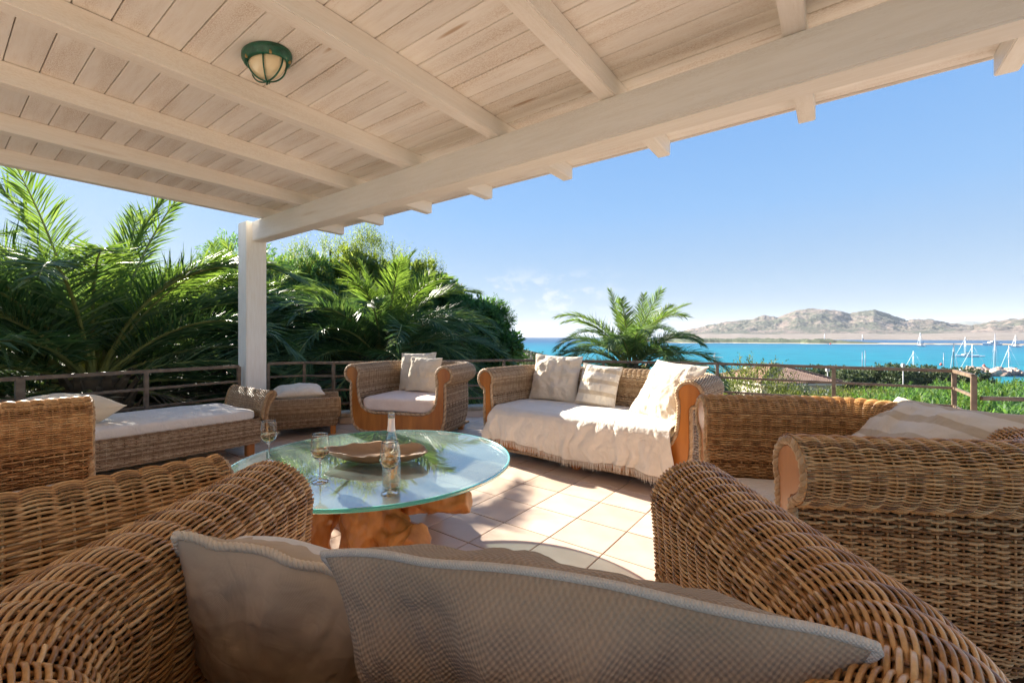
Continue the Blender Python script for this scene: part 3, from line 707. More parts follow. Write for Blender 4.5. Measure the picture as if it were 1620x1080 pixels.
# ------------------------------------------------------------------ long daybed by the left railing, footstool beside it
def daybed():
    t = empty('daybed', (-2.43, 4.27, 0), math.atan2(-.803, -.596), label='long low wicker daybed with white mattress beside the left railing', cat='daybed')
    L, B = 2.05, .86
    path = Path([(0, -B), (0, 0), (L, 0), (L, -B)], .03)
    prof = [(-.01, .13), (.004, .16), (.004, .34), (-.01, .365)]
    g = dict(pitch=.0105, band=.036, amp=.004, a=.0062, b=.0026, K=4, spb=3, jit=.0012)
    mb = MB(); weave(mb, path, prof, **g, stake=.004); link('side_weave', mb.mesh('side_weave', M['seagrass_pale']), t)
    mb = MB(); mb.add(*sweep(path, prof, off=-.008)); mb.box(.02, L-.02, -B, -.02, .135, .15); mb.box(.02, L-.02, -B, -.02, .33, .345); link('core', mb.mesh('core', M['core_pale'], False), t)
    hp = [(.02, .15), (.03, .30), (.045, .42), (.075, .51), (.105, .545), (.128, .575), (.118, .606), (.085, .614), (.05, .585), (.025, .52), (.008, .44), (0, .36)]
    for sgn in (0, 1):
        pa = Path([(0, -B), (0, .0)]) if sgn == 0 else Path([(L, 0), (L, -B)])
        mb = MB(); weave(mb, pa, hp, pitch=.0095, band=.030, amp=.004, a=.0056, b=.0026, K=4, spb=4, jit=.0010, stake=.004)
        mb2 = MB(); mb2.add(*sweep(pa, hp, off=-.008))
        hb = link('headboard', mb.mesh('headboard', M['rattan_pale']), t); link('core', mb2.mesh('core', M['core_pale']), hb)
        for y in (0.004, -B-.004):
            pl = [((-d if sgn == 0 else L+d), z) for d, z in hp]
            bm = prism(pl, y-.008, y+.008); link('end_panel', bm_mesh('end_panel', bm, M['core_pale']), hb)
            mb = MB(); rope(mb, [(x, y, z) for x, z in pl], .017, .05, 3, 5); link('edge_braid', mb.mesh('edge_braid', M['braid']), hb)
    for x in (.08, L-.08):
        for y in (-.08, -B+.08): link('leg', bevel_box('leg', .07, .07, .13, M['honey'], .008), t, (x, y, .066))
    mt = puff('mattress', (L-.10)/2, (B-.01)/2, .058, M['sheet'], .10, .40, .008, 160, 24, 4, label='white mattress lying on the long wicker daybed', cat='mattress')
    mt.matrix_world = Matrix.Translation(t.location) @ Matrix.Rotation(t.rotation_euler.z, 4, 'Z') @ Matrix.Translation((L/2-.005, -B/2+.005, .346+.058))
    q = lambda x, y, z: local(t, x, y, z)
    pillow('pillow', 'plump beige damask pillow lying on the white daybed mattress', q(1.36, -.36, .555), ldir(t, .95, .3, .0), ldir(t, -.28, .9, .12), .66, .52, .30, M['damask'], seed=31, wr=.010, pipe=M['damask'], pipe_r=.004)
    # pale leaf sprigs woven on the pillow: flat print, thin appliqué on its surface is left to the cloth
    return t
daybed()
def footstool():
    t = empty('footstool', (-2.74, 4.93, 0), R(24), label='low wicker footstool with rolled ends beside the white post', cat='footstool')
    L, B = .74, .72
    path = Path([(0, B), (0, 0), (L, 0), (L, B), (0, B)][::-1], .04)
    prof = [(-.03, .10), (0, .14), (.004, .25)]
    mb = MB(); weave(mb, path, prof, pitch=.0105, band=.036, amp=.004, a=.0062, b=.0026, K=4, spb=3, jit=.0012, stake=.004); link('side_weave', mb.mesh('side_weave', M['seagrass_pale']), t)
    mb = MB(); mb.add(*sweep(path, prof, off=-.008)); mb.box(.02, L-.02, .02, B-.02, .105, .12); mb.box(.02, L-.02, .02, B-.02, .25, .265); link('core', mb.mesh('core', M['core_pale'], False), t)
    for y in (.06, B-.06):
        pa = Path([(L+.01, y), (-.01, y)] if y < .3 else [(-.01, y), (L+.01, y)])
        pr = [(.115*math.cos(R(f)), .312+.115*math.sin(R(f))) for f in range(-80, 232, 8)]
        mb = MB(); weave(mb, pa, pr, pitch=.0075, band=.044, amp=.0042, a=.0042, b=.003, K=4, spb=4, jit=.0004, stake=.003)
        rl = link('rolled_end', mb.mesh('rolled_end', M['rattan_pale']), t)
        mb = MB(); mb.add(*sweep(pa, pr, off=-.0095)); link('core', mb.mesh('core', M['core_pale']), rl)
        for x in (-.012, L+.012):
            mb = MB(); a = np.linspace(0, 2*PI, 25)[:-1]
            mb.add(*tube([(x-.012, y, .312), (x+.012, y, .312)], .095, 20)); link('end_disc', mb.mesh('end_disc', M['honey']), rl)
            mb = MB(); rope(mb, np.stack([np.full(24, x), y+.108*np.cos(a), .312+.108*np.sin(a)], -1), .013, .05, 3, 5, True); link('edge_braid', mb.mesh('edge_braid', M['braid']), rl)
    for x in (.06, L-.06):
        for y in (.06, B-.06): link('leg', bevel_box('leg', .06, .06, .10, M['honey'], .006), t, (x, y, .05))
    pillow('pillow', 'cream pillow lying on the low wicker footstool by the white post', local(t, .30, .40, .475), ldir(t, 1, .1, 0), ldir(t, -.1, 1, .10), .56, .46, .19, M['linen'], seed=37, wr=.010)
footstool()

# ------------------------------------------------------------------ glass table and what stands on it
def mat_thin(name, tint, rough=0.0, f0=.04, sheen_film=None):
    """flat pane: tinted see-through with a mirror that grows towards grazing view (same from both sides)"""
    m, nt, p = newmat(name); nt.nodes.remove(p)
    tr = nt.nodes.new('ShaderNodeBsdfTransparent'); tr.inputs[0].default_value = (*tint, 1)
    gl = nt.nodes.new('ShaderNodeBsdfGlossy'); gl.inputs['Roughness'].default_value = rough
    lw = nt.nodes.new('ShaderNodeLayerWeight'); lw.inputs['Blend'].default_value = .5
    f = math_(nt, 'ADD', math_(nt, 'MULTIPLY', math_(nt, 'POWER', lw.outputs['Facing'], 5.0), 1-f0), f0)
    ms = nt.nodes.new('ShaderNodeMixShader'); nt.links.new(f, ms.inputs[0]); nt.links.new(tr.outputs[0], ms.inputs[1]); nt.links.new(gl.outputs[0], ms.inputs[2])
    last = ms.outputs[0]
    if sheen_film:  # dusty film, its pale tint also standing in for reflected sky
        df = nt.nodes.new('ShaderNodeBsdfDiffuse'); df.inputs[0].default_value = (*sheen_film[1], 1)
        m2 = nt.nodes.new('ShaderNodeMixShader'); nt.links.new(math_(nt, 'MULTIPLY', noise(nt, coord(nt), 5, 5), sheen_film[0]*2), m2.inputs[0]); nt.links.new(last, m2.inputs[1]); nt.links.new(df.outputs[0], m2.inputs[2]); last = m2.outputs[0]
    nt.links.new(last, nt.nodes['Material Output'].inputs['Surface']); return m
def mat_glass(name, col, ior=1.48, rough=0.0):
    m, nt, p = newmat(name); p.inputs['Base Color'].default_value = (*col, 1); p.inputs['Transmission Weight'].default_value = 1.0
    p.inputs['Roughness'].default_value = rough; p.inputs['IOR'].default_value = ior; return m
M['pane'] = mat_thin('table_glass', (.78, .91, .89), f0=.34, sheen_film=(.10, (.70, .86, .83)))
M['pane_edge'] = mat_glass('table_glass_edge', (.10, .62, .56), 1.45, .2); M['pane_edge'].node_tree.nodes['Principled BSDF'].inputs['Transmission Weight'].default_value = .45
M['clear'] = mat_glass('clear_glass', (.99, .995, .99), 1.45)
M['bottle'] = mat_thin('bottle_glass', (.93, .95, .925), f0=.12)
M['wine'] = mat_glass('rose_wine', (.985, .68, .34), 1.34); M['wine'].node_tree.nodes['Principled BSDF'].inputs['Transmission Weight'].default_value = .85
TC = (-.76, 2.486, 0); ZT = .468
def table():
    t = empty('glass_table', TC, 0, label='round glass topped coffee table on a carved teak root base', cat='coffee table')
    n = 128; r = .75; th = .019
    a = np.arange(n)*2*PI/n
    rings = [(0, ZT-th), (r-.005, ZT-th)]
    mb = MB()
    for z in (ZT-.0005, ZT-th+.0005):
        V = [(0, 0, z)]+[((r-.004)*math.cos(x), (r-.004)*math.sin(x), z) for x in a]
        F = [(0, 1+i, 1+(i+1) % n, 1+(i+1) % n) for i in range(n)]
        if z < ZT-.005: F = [(f[0], f[2], f[1], f[1]) for f in F]
        mb.add(V, F)
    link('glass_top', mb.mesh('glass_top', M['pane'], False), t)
    prof = [(r-.0045, ZT), (r-.002, ZT-.0008), (r, ZT-.004), (r, ZT-th+.004), (r-.002, ZT-th+.0008), (r-.0045, ZT-th)]
    prof += [(r-.012, ZT-th+.0008), (r-.012, ZT-.0008), (r-.0045, ZT)]
    mb = MB(); mb.add(*lathe(prof, n)); link('glass_rim', mb.mesh('glass_rim', M['pane_edge']), t)
    mb = MB()
    def limb(P, rads, seed, K=30, wob=.42):
        P = resample(P, .012); rr = np.interp(np.linspace(0, 1, len(P)), np.linspace(0, 1, len(rads)), rads)
        V, F = tube(P, rr, K); V = V.copy()
        for k in range(len(P)*K):
            c = P[k//K]; v = V[k]-c; q = fbm((V[k][0]*9+seed, V[k][1]*9, V[k][2]*7), 3); an = 2*PI*(k % K)/K; V[k] = c+v*(1+wob*q+.10*math.sin(5*an+seed+k//K*.22)+.05*math.sin(9*an-k//K*.15))
        V[:, 2] = np.clip(V[:, 2], .004, .440)
        mb.add(V, F)
    # heavy stump pieces and roots; local frame = world axes round the table centre
    limb([(-.02, -.20, .0), (.01, -.20, .18), (.0, -.12, .448)], [.10, .125, .15], 1)
    limb([(-.27, -.16, 0), (-.26, -.15, .13), (-.25, -.12, .26), (-.20, -.08, .448)], [.075, .070, .12, .17], 2)
    limb([(.20, .04, .16), (.20, .05, .30), (.20, .05, .448)], [.10, .11, .12], 3)
    limb([(.04, -.12, .20), (.18, -.30, .15), (.27, -.40, .16), (.335, -.455, .235)], [.11, .085, .078, .058], 4)
    limb([(.12, -.02, .32), (.32, -.10, .285), (.44, -.14, .265), (.535, -.16, .285)], [.11, .078, .066, .050], 5)
    limb([(-.1, .1, .2), (-.3, .28, .12), (-.42, .36, .06)], [.13, .09, .06], 7)
    limb([(.1, .15, .25), (.22, .34, .13), (.26, .42, .05)], [.12, .09, .06], 8)
    limb([(-.22, -.10, .32), (-.42, -.16, .25), (-.52, -.18, .24)], [.11, .075, .055], 9)
    limb([(-.2, .05, .34), (0, .0, .36), (.2, .03, .36)], [.11, .11, .10], 10)
    limb([(.05, .05, .0), (.04, .06, .2), (.02, .02, .4)], [.10, .12, .13], 11)
    o = link('root_base', mb.mesh('root_base', M['root']), t)
    m = o.modifiers.new('fuse', 'REMESH'); m.mode = 'VOXEL'; m.voxel_size = .0075; m.use_smooth_shade = True
    s = o.modifiers.new('soften', 'SMOOTH'); s.iterations = 2
    s.factor = .6
table()
def bowl():
    n = 96; a = np.linspace(0, 2*PI, n, endpoint=False)
    # two-lobed outline: long left lobe, small right lobe, pinched between
    out = []
    for x in a:
        c, s = math.cos(x), math.sin(x)
        rx, ry = .285, .155
        r = 1/math.sqrt((c/rx)**2+(s/ry)**2)
        px = r*c; nip = math.exp(-((px-.10)/.035)**2)
        r *= 1-.30*nip*(1 if s > 0 else .55)-.05*math.sin(5*x+1)-.03*math.sin(9*x)
        out.append((r*c, r*s))
    out = np.array(out)
    prof = [(0, .004), (.45, .004), (.66, .012), (.86, .034), (.97, .055), (1.0, .061), (.985, .065), (.945, .062), (.90, .048), (.80, .030), (.6, .020), (.3, .018), (0, .018)]
    V = []
    for k, (q, z) in enumerate(prof):
        for j in range(n):
            x, y = out[j]*q
            zz = z*(1+.22*fbm((out[j][0]*8, out[j][1]*8, 5), 3)*(q > .8))
            if 7 <= k <= 12 and abs(x-.10) < .03: zz += .030*(1-(abs(x-.10)/.03))*(1 if q < .92 else .3)
            V.append((x, y, zz))
    o = link('wooden_bowl', npmesh('wooden_bowl', V, grid_faces(len(prof), n, True), M['bowl']), None, (-.735, 2.43, ZT+.001), label='long two lobed carved wooden bowl on the glass table', cat='bowl')
    o.rotation_euler = (0, 0, R(-4))
bowl()
def bottle():
    t = empty('wine_bottle', (-.545, 1.985, ZT+.001), 0, label='clear uncorked wine bottle, nearly empty, standing on the glass table', cat='bottle')
    o_ = [(0, .0), (.036, .0), (.040, .004), (.0405, .02), (.0405, .15), (.039, .175), (.033, .205), (.024, .232), (.0175, .255), (.0145, .28), (.0138, .315), (.0138, .322), (.0162, .323), (.0165, .331), (.0148, .334), (.0155, .340), (.0150, .344)]
    i_ = [(max(0, r-.0028), z) for r, z in reversed(o_[2:])]; i_[-1] = (.034, .010); i_ += [(.018, .022), (0, .026)]
    mb = MB(); mb.add(*lathe(o_+i_, 40)); link('glass_body', mb.mesh('glass_body', M['bottle']), t)
    w = [(0, .0262), (.018, .0222), (.0336, .0105), (.0368, .014), (.0370, .058), (0, .058)]
    mb = MB(); mb.add(*lathe(w, 40)); link('wine', mb.mesh('wine', M['wine']), t)
    m, nt, p = newmat('neck_foil'); p.inputs['Base Color'].default_value = (.80, .77, .72, 1); p.inputs['Metallic'].default_value = .7; p.inputs['Roughness'].default_value = .35
    mb = MB(); mb.add(*lathe([(.0180, .258), (.0152, .282), (.0144, .316)], 32)); link('neck_foil', mb.mesh('neck_foil', m), t)
bottle()
def wine_glass(x, y, label, fill):
    t = empty('wine_glass', (x, y, ZT+.001), 0, label=label, cat='wine glass', group='wine glasses on the glass table')
    o_ = [(0, .0), (.036, .0), (.0375, .0016), (.036, .003), (.018, .0065), (.006, .013), (.0040, .022), (.0036, .06), (.0038, .094), (.007, .102), (.020, .110), (.034, .124), (.0415, .142), (.0425, .155), (.0395, .185), (.0345, .222), (.0340, .2262)]
    i_ = [(.0328, .2262), (.0333, .222), (.0383, .185), (.0412, .155), (.0402, .1425), (.0325, .1250), (.019, .1122), (0, .1085)]
    mb = MB(); mb.add(*lathe(o_+i_, 40)); link('glass_body', mb.mesh('glass_body', M['clear']), t)
    w = [(0, .1089), (.0188, .1126), (.0322, .1254), (.0398, .1428), (.0407, fill), (0, fill)]
    mb = MB(); mb.add(*lathe(w, 40)); link('wine', mb.mesh('wine', M['wine']), t)
wine_glass(-1.327, 2.396, 'fullest glass of rose wine, leftmost on the table, its foot behind the chair arm', .158)
wine_glass(-.905, 2.07, 'glass of rose wine between the chair arm and the wooden bowl', .150)
wine_glass(-.533, 1.915, 'glass of rose wine standing right in front of the bottle', .152)

# ------------------------------------------------------------------ land, sea, hills
F_PX = 695.0
SEA_Z = -9.0
def ss(a, b, x):
    t = min(1, max(0, (x-a)/(b-a))); return t*t*(3-2*t)
def ground_z(x, y):
    r = math.hypot(x, y)
    z = -2.75-6.7*ss(8, 122+10*math.sin(math.atan2(x, y)*5), r)
    if r > 10: z += fbm((x*.06, y*.06, 2), 3)*.45*ss(10, 30, r)*(1-ss(85, 115, r))
    return z
def polar_mesh(name, mat, radii, nth, zf, th0=0, th1=2*PI, wrap=True, smooth=True):
    V = []
    for r in radii:
        for k in range(nth):
            a = th0+(th1-th0)*k/(nth if wrap else nth-1); x, y = r*math.sin(a), r*math.cos(a); V.append((x, y, zf(x, y, a, r)))
    return npmesh(name, V, grid_faces(len(radii), nth, wrap)[:, ::-1], mat, smooth)
M['earth'] = mat_noise('dry_ground', (.20, .155, .09), (.36, .28, .185), .35, .9, bmp=.4, bscale=6)
def mat_sea():
    m, nt, p = newmat('sea_water'); v = coord(nt)
    ln = nt.nodes.new('ShaderNodeVectorMath'); ln.operation = 'LENGTH'; nt.links.new(v, ln.inputs[0])
    d = math_(nt, 'DIVIDE', ln.outputs['Value'], 4000.0)
    d = math_(nt, 'ADD', d, math_(nt, 'MULTIPLY', math_(nt, 'SUBTRACT', noise(nt, coord(nt, (.004, .012, 1)), 1.0, 4), .5), math_(nt, 'MULTIPLY', d, 1.2)))
    c = ramp(nt, d, [(.0, (.003, .225, .265)), (.10, (.002, .205, .29)), (.19, (.003, .125, .235)), (.235, (.012, .09, .20)), (.55, (.02, .08, .165)), (1.0, (.02, .07, .15))])
    fleck = ramp(nt, noise(nt, coord(nt, (.05, .16, 1)), 1.0, 6, .65), [(.40, (.6, .72, .80)), (.62, (1.12, 1.08, 1.06))])
    c = mix(nt, 1.0, c, fleck, 'MULTIPLY')
    nt.links.new(c, p.inputs['Base Color']); p.inputs['Roughness'].default_value = .35; p.inputs['Specular IOR Level'].default_value = .06
    bump(nt, p, noise(nt, coord(nt, (.25, .6, 1)), 1.0, 5, .6), .35, .6)
    return m
def land():
    radii = [2, 5, 7, 9, 11, 13, 16, 20, 25, 30, 37, 45, 54, 64, 75, 87, 98, 108, 116, 124, 135, 160]
    link('terrain', polar_mesh('terrain', M['earth'], radii, 180, lambda x, y, a, r: ground_z(x, y)), kind='structure')
    rr = list(np.geomspace(60, 26000, 40))
    link('sea', polar_mesh('sea', mat_sea(), rr, 96, lambda x, y, a, r: SEA_Z), kind='structure')
    th = lambda px: math.atan((px-810)/F_PX)
    # low green peninsula
    m, nt, p = newmat('maquis_flat'); v = coord(nt)
    g = nt.nodes.new('ShaderNodeNewGeometry'); sz = nt.nodes.new('ShaderNodeSeparateXYZ'); nt.links.new(g.outputs['Position'], sz.inputs[0])
    c = ramp(nt, noise(nt, v, .05, 6, .7), [(.35, (.025, .045, .016)), (.65, (.085, .10, .045))])
    c = mix(nt, ramp(nt, math_(nt, 'ADD', sz.outputs[2], 9.0), [(.9, (0, 0, 0)), (1.0, (1, 1, 1))]), (.42, .34, .24), c)
    k = nt.nodes.new('ShaderNodeMapRange')
    nt.links.new(c, p.inputs['Base Color']); p.inputs['Roughness'].default_value = .95
    t0, t1 = th(1000), th(1450)
    def pen(x, y, a, r):
        f = (a-t0)/(t1-t0)
        near = 800+45*fbm((f*6, 1, 0), 3)+240*ss(.0, .25, .25-f); far = 1280-430*ss(.5, 1, f)
        e = min((r-near)/30, (far-r)/60, f*9, (1-f)*9)
        if e < 0: return SEA_Z-1.2
        veg = ss(.35, 1.5, e)*max(0, 1-.75*ss(.72, .95, f))
        return SEA_Z+.6*min(1, e)+veg*(4.2+3.5*fbm((x*.02, y*.02, 3), 4)+2.0*fbm((x*.09, y*.09, 5), 3))
    link('peninsula', polar_mesh('peninsula', m, list(np.linspace(740, 1320, 46)), 420, pen, t0, t1, False), kind='structure')
    sand = mat_noise('wet_sand', (.30, .23, .15), (.44, .35, .25), .02, .9, bmp=0)
    t0, t1 = th(1370), th(2100)
    def spit(x, y, a, r):
        f = (a-t0)/(t1-t0); n = 830+30*fbm((f*9, 3, 0), 3); e = min((r-n)/8, (n+60+40*f-r)/8, f*30)
        return SEA_Z-1+min(2.2, max(0, e)*2.2)+fbm((x*.05, y*.05, 1), 3)*.4
    link('sandbar', polar_mesh('sandbar', sand, list(np.linspace(790, 960, 30)), 200, spit, t0, t1, False), kind='structure')
    # coastal plain, granite hills, far ridge
    mp = mat_noise('dry_plain', (.15, .118, .09), (.26, .205, .165), .004, .95, (1, 4, 1), bmp=0)
    t0, t1 = th(1040), th(2300)
    def plain(x, y, a, r):
        f = (a-t0)/(t1-t0); n = 2050+120*fbm((f*9, 1, 4), 3)
        return SEA_Z-2+ss(n-40, n+20, r)*3+max(0, r-n)*.040*ss(0, .05, f)+fbm((x*.01, y*.01, 1), 3)*1.5
    link('coastal_plain', polar_mesh('coastal_plain', mp, list(np.linspace(1900, 3100, 30)), 200, plain, t0, t1, False), kind='structure')
    m, nt, p = newmat('granite_hill'); v = coord(nt)
    n1 = noise(nt, v, .012, 8, .68); n2 = noise(nt, v, .035, 7, .75); n3 = noise(nt, v, .0035, 4, .5)
    rock = ramp(nt, n2, [(.35, (.11, .08, .063)), (.62, (.31, .225, .18))])
    green = ramp(nt, n2, [(.35, (.035, .046, .026)), (.65, (.095, .10, .058))])
    f = math_(nt, 'ADD', math_(nt, 'MULTIPLY', n1, .62), math_(nt, 'MULTIPLY', n3, .40))
    c = mix(nt, ramp(nt, f, [(.46, (.05, .05, .05)), (.58, (1, 1, 1))]), green, rock)
    nt.links.new(c, p.inputs['Base Color']); p.inputs['Roughness'].default_value = .95; bump(nt, p, n2, .9, 14)
    prof = [(1060, 533), (1085, 524), (1115, 518), (1140, 512), (1180, 508), (1210, 503), (1230, 504), (1260, 494), (1285, 491), (1300, 490), (1330, 493), (1345, 497), (1365, 494), (1382, 491), (1400, 497), (1420, 505), (1435, 509), (1445, 508), (1475, 509), (1500, 514), (1540, 518), (1575, 512), (1620, 508), (1700, 500), (1800, 508), (2000, 515)]
    px = np.array([q[0] for q in prof], float); py = np.array([q[1] for q in prof], float)
    t0, t1 = th(1060), th(1990)
    def hills(x, y, a, r):
        q = 810+F_PX*math.tan(a); h = (533-np.interp(q, px, py)-2.5)/F_PX*3350*math.cos(a)/math.cos(a)
        # distance is radial: the picture height follows depth = r cos(a)
        h *= 1.0
        up = ss(2600, 3350, r); dn = 1-ss(3450, 4300, r)
        shape = up**.9*dn
        gl = fbm((x*.0022, y*.0022, 7), 5); rk = fbm((x*.009, y*.009, 1), 5); r2 = fbm((x*.03, y*.03, 4), 3)
        z = h*math.cos(a)*shape*(1+.10*gl)+ (rk*11+r2*7)*ss(.02, .3, shape)
        return max(SEA_Z+26*ss(2500, 2750, r), 0)+z-2*(shape <= 0)
    link('hills', polar_mesh('hills', m, list(np.linspace(2620, 4200, 90)), 620, hills, t0, t1, False), kind='structure')
    mr = mat_noise('far_ridge_scrub', (.07, .085, .05), (.16, .15, .10), .002, .95, bmp=0)
    p2 = [(1440, 522), (1480, 513), (1505, 509), (1530, 507), (1560, 509), (1590, 507), (1620, 506), (1700, 503), (1800, 509), (1900, 515), (2100, 522)]
    px2 = np.array([q[0] for q in p2], float); py2 = np.array([q[1] for q in p2], float)
    t0, t1 = th(1430), th(2090)
    def ridge(x, y, a, r):
        q = 810+F_PX*math.tan(a); h = (533-np.interp(q, px2, py2))/F_PX*9500*math.cos(a)
        s = ss(7600, 9500, r)*(1-ss(9700, 11500, r)); return -5+h*s*(1+.12*fbm((x*.0008, y*.0008, 2), 4))
    link('far_ridge', polar_mesh('far_ridge', mr, list(np.linspace(7500, 11500, 24)), 160, ridge, t0, t1, False), kind='structure')
land()

# ------------------------------------------------------------------ palms
M['frond'] = mat_leaf('palm_green', [(.1, (.032, .068, .030)), (.45, (.082, .14, .055)), (.8, (.20, .25, .12))], 2.5, .38, .48, .4)
M['frond_young'] = mat_leaf('palm_young', [(.1, (.06, .10, .024)), (.5, (.13, .19, .045)), (.85, (.22, .265, .085))], 2.5, .50, .48, .4)
M['frond_dry'] = mat_leaf('palm_dry', [(.1, (.10, .075, .05)), (.5, (.20, .155, .105)), (.85, (.34, .28, .20))], 2.5, .15, .7, .2, (1, 1, 1))
M['rachis'] = mat_noise('palm_rachis', (.17, .18, .045), (.30, .30, .09), 6, .5)
M['trunk'] = mat_noise('palm_trunk', (.06, .04, .025), (.17, .12, .075), 9, .9, bmp=.8, bscale=14)
M['bark'] = mat_noise('bark', (.05, .035, .025), (.14, .10, .07), 9, .9, bmp=.8, bscale=20)
def frond_mesh(L, phi0, bend, mat, seed, nl=112, dry_tip=False):
    rg = np.random.default_rng(seed); n = 22; s = np.linspace(0, 1, n)
    phi = phi0-bend*s**1.4
    dx, dz = np.cos(phi), np.sin(phi); x = np.r_[0, np.cumsum((dx[1:]+dx[:-1])/2)]*L/(n-1); z = np.r_[0, np.cumsum((dz[1:]+dz[:-1])/2)]*L/(n-1)
    side = .10*L*rg.normal()*s**2
    P = np.stack([x, side, z], -1)
    V, F = tube(P, .022*(1-s)**.8*L/2.6+.003, 5)
    ntri = len(F); VV = [V]; FF = [F]; off = len(V)
    T, _, _ = frames(P)
    for sd in (-1, 1):
        for k in range(nl):
            u = .13+.87*(k+rg.random()*.6)/nl; q = u*(n-1); i = min(int(q), n-2); f = q-i
            p = P[i]*(1-f)+P[i+1]*f; t = T[i]*(1-f)+T[i+1]*f; t /= np.linalg.norm(t)
            b = np.array([0, 1.0, 0])*sd; b -= t*(b@t); b /= np.linalg.norm(b); up = np.cross(t, b)*sd
            ln = L*.225*min(1, (u-.05)/.22)**.6*(1-.62*max(0, (u-.55)/.45)**1.3)*(1+rg.normal()*.07)
            fw = .55+.55*u+rg.normal()*.07; lift = .38-.30*u+rg.normal()*.14
            d = b*math.cos(fw)+t*math.sin(fw)+up*lift; d /= np.linalg.norm(d)
            w = .0092*L/2.6*(1+rg.normal()*.12)
            wv = np.cross(d, up); wv /= np.linalg.norm(wv); wv = wv*math.cos(.6)+up*math.sin(.6)*sd*(1 if rg.random() > .3 else -1)
            dn = np.array([0, 0, -1.0])*ln*(.10+.12*rg.random())
            m1 = p+d*ln*.5+dn*.25; e = p+d*ln+dn
            VV.append(np.array([p-wv*w*.6, p+wv*w*.6, m1+wv*w, m1-wv*w, e]))
            FF.append(np.array([[0, 1, 2, 3], [3, 2, 4, 4]])+off); off += 5
    V = np.concatenate(VV); F = np.concatenate(FF); me = bpy.data.meshes.new('frond')
    me.from_pydata(V.tolist(), [], [tuple(a[:3]) if a[2] == a[3] else tuple(a) for a in F.tolist()])
    me.materials.append(mat); me.materials.append(M['rachis'])
    mi = np.zeros(len(F), np.int32); mi[:ntri] = 1; me.polygons.foreach_set('material_index', mi)
    reach = [(x[k]/1.0, z[k]) for k in (8, 13, 17, 21)]
    return me, reach
def frond_set(L, seed):
    out = []
    for k, (ph, bd, mt) in enumerate([(86, 26, 'frond_young'), (77, 56, 'frond_young'), (72, 84, 'frond_young'), (66, 96, 'frond'), (58, 100, 'frond'), (48, 96, 'frond'), (36, 88, 'frond'), (20, 74, 'frond'), (4, 58, 'frond'), (-16, 44, 'frond'), (-8, 66, 'frond_dry'), (-38, 30, 'frond_dry'), (-60, 18, 'frond_dry')]):
        out.append((frond_mesh(L*(1 if k > 1 else .82)*(1+.06*math.sin(k*5+seed)), R(ph), R(bd), M[mt], seed*31+k),))
    return [o[0] for o in out]
def palm(x, y, zc, L, n, label, fs, rtr=.30, seed=0, weights=None, skip=None):
    rg = random.Random(seed); gz = ground_z(x, y)
    t = empty('palm_tree', (x, y, gz), 0, label=label, cat='palm tree')
    h = zc-gz; mb = MB(); n_ = 26; Kt = 18; V = []
    for i in range(n_):
        for j in range(Kt):
            r = rtr*(1.06-.1*i/n_)+.045*((i+j*.5) % 2 < 1)*(1 if i < n_-3 else .6)
            V.append((r*math.cos(j*2*PI/Kt), r*math.sin(j*2*PI/Kt), h*i/(n_-1)))
    V.append((0, 0, h+.12)); F = grid_faces(n_, Kt, True).tolist()+[((n_-1)*Kt+j, (n_-1)*Kt+(j+1) % Kt, n_*Kt, n_*Kt) for j in range(Kt)]
    mb.add(V, F)
    for k in range(70):
        a = k*2.39996; zz = h-.02-k*.016; ca, sa = math.cos(a), math.sin(a); b0 = np.array([ca*rtr*.9, sa*rtr*.9, zz-.14]); e0 = np.array([ca*(rtr+.16+.1*rg.random()), sa*(rtr+.16), zz+.16+.12*rg.random()]); sd = np.array([-sa, ca, 0])
        mb.add([b0-sd*.09, b0+sd*.09, e0+sd*.035, e0-sd*.035, b0-sd*.07+np.array([ca*.06, sa*.06, -.03]), b0+sd*.07+np.array([ca*.06, sa*.06, -.03]), e0+sd*.03+np.array([0, 0, -.04]), e0-sd*.03+np.array([0, 0, -.04])], [(0, 3, 2, 1), (4, 5, 6, 7), (0, 4, 7, 3), (1, 2, 6, 5), (3, 7, 6, 2)])
    link('trunk', mb.mesh('trunk', M['trunk'], False), t)
    for k in range(n):
        f = k/(n-1); vi = min(len(fs)-1, int(f**.82*len(fs)))
        az = k*2.39996+rg.uniform(-.3, .3)+seed
        me, reach = fs[vi]
        bad = False
        for q, zz in reach:
            wx, wy = x+q*math.cos(az), y+q*math.sin(az)
            if inside((wx, wy), [(-3.75, 5.4), (-3.3, 6.2), (-.1, 7.0), (2.9, 6.2), (5.1, 4.6), (7.5, 3), (7, -4), (-9.3, -4), (-4.9, 3.3)]) and zc+zz < 4.0: bad = True
        if bad or (skip and skip(az, vi)): continue
        o = link('frond', me, t, (.10*math.cos(az), .10*math.sin(az), h+.03-f*.22))
        o.rotation_euler = (rg.uniform(-.35, .35), rg.uniform(-.07, .07), az)
        sc = rg.uniform(.88, 1.08); o.scale = (sc, sc, sc)
    return t
FS1 = frond_set(3.5, 1); FS2 = frond_set(2.7, 2); FS3 = frond_set(2.25, 3)
palm(-6.15, 6.45, .55, 3.5, 104, 'huge green date palm filling the view left of the white post', FS1, .38, 4)
palm(-9.6, 6.2, .8, 3.5, 84, 'second big date palm at the far left edge, half out of the photo', FS1, .36, 9)
palm(-5.9, 9.6, .9, 3.2, 84, 'dark date palm straight behind the white post, partly dry fronds', FS2, .34, 2)
palm(-2.75, 9.3, .70, 2.7, 88, 'bright green date palm behind the armchair with the orange wood front', FS2, .32, 7)
palm(2.95, 10.9, .42, 2.6, 62, 'lone date palm against the sea behind the far sofa', FS3, .26, 5, skip=lambda az, vi: vi > 9)

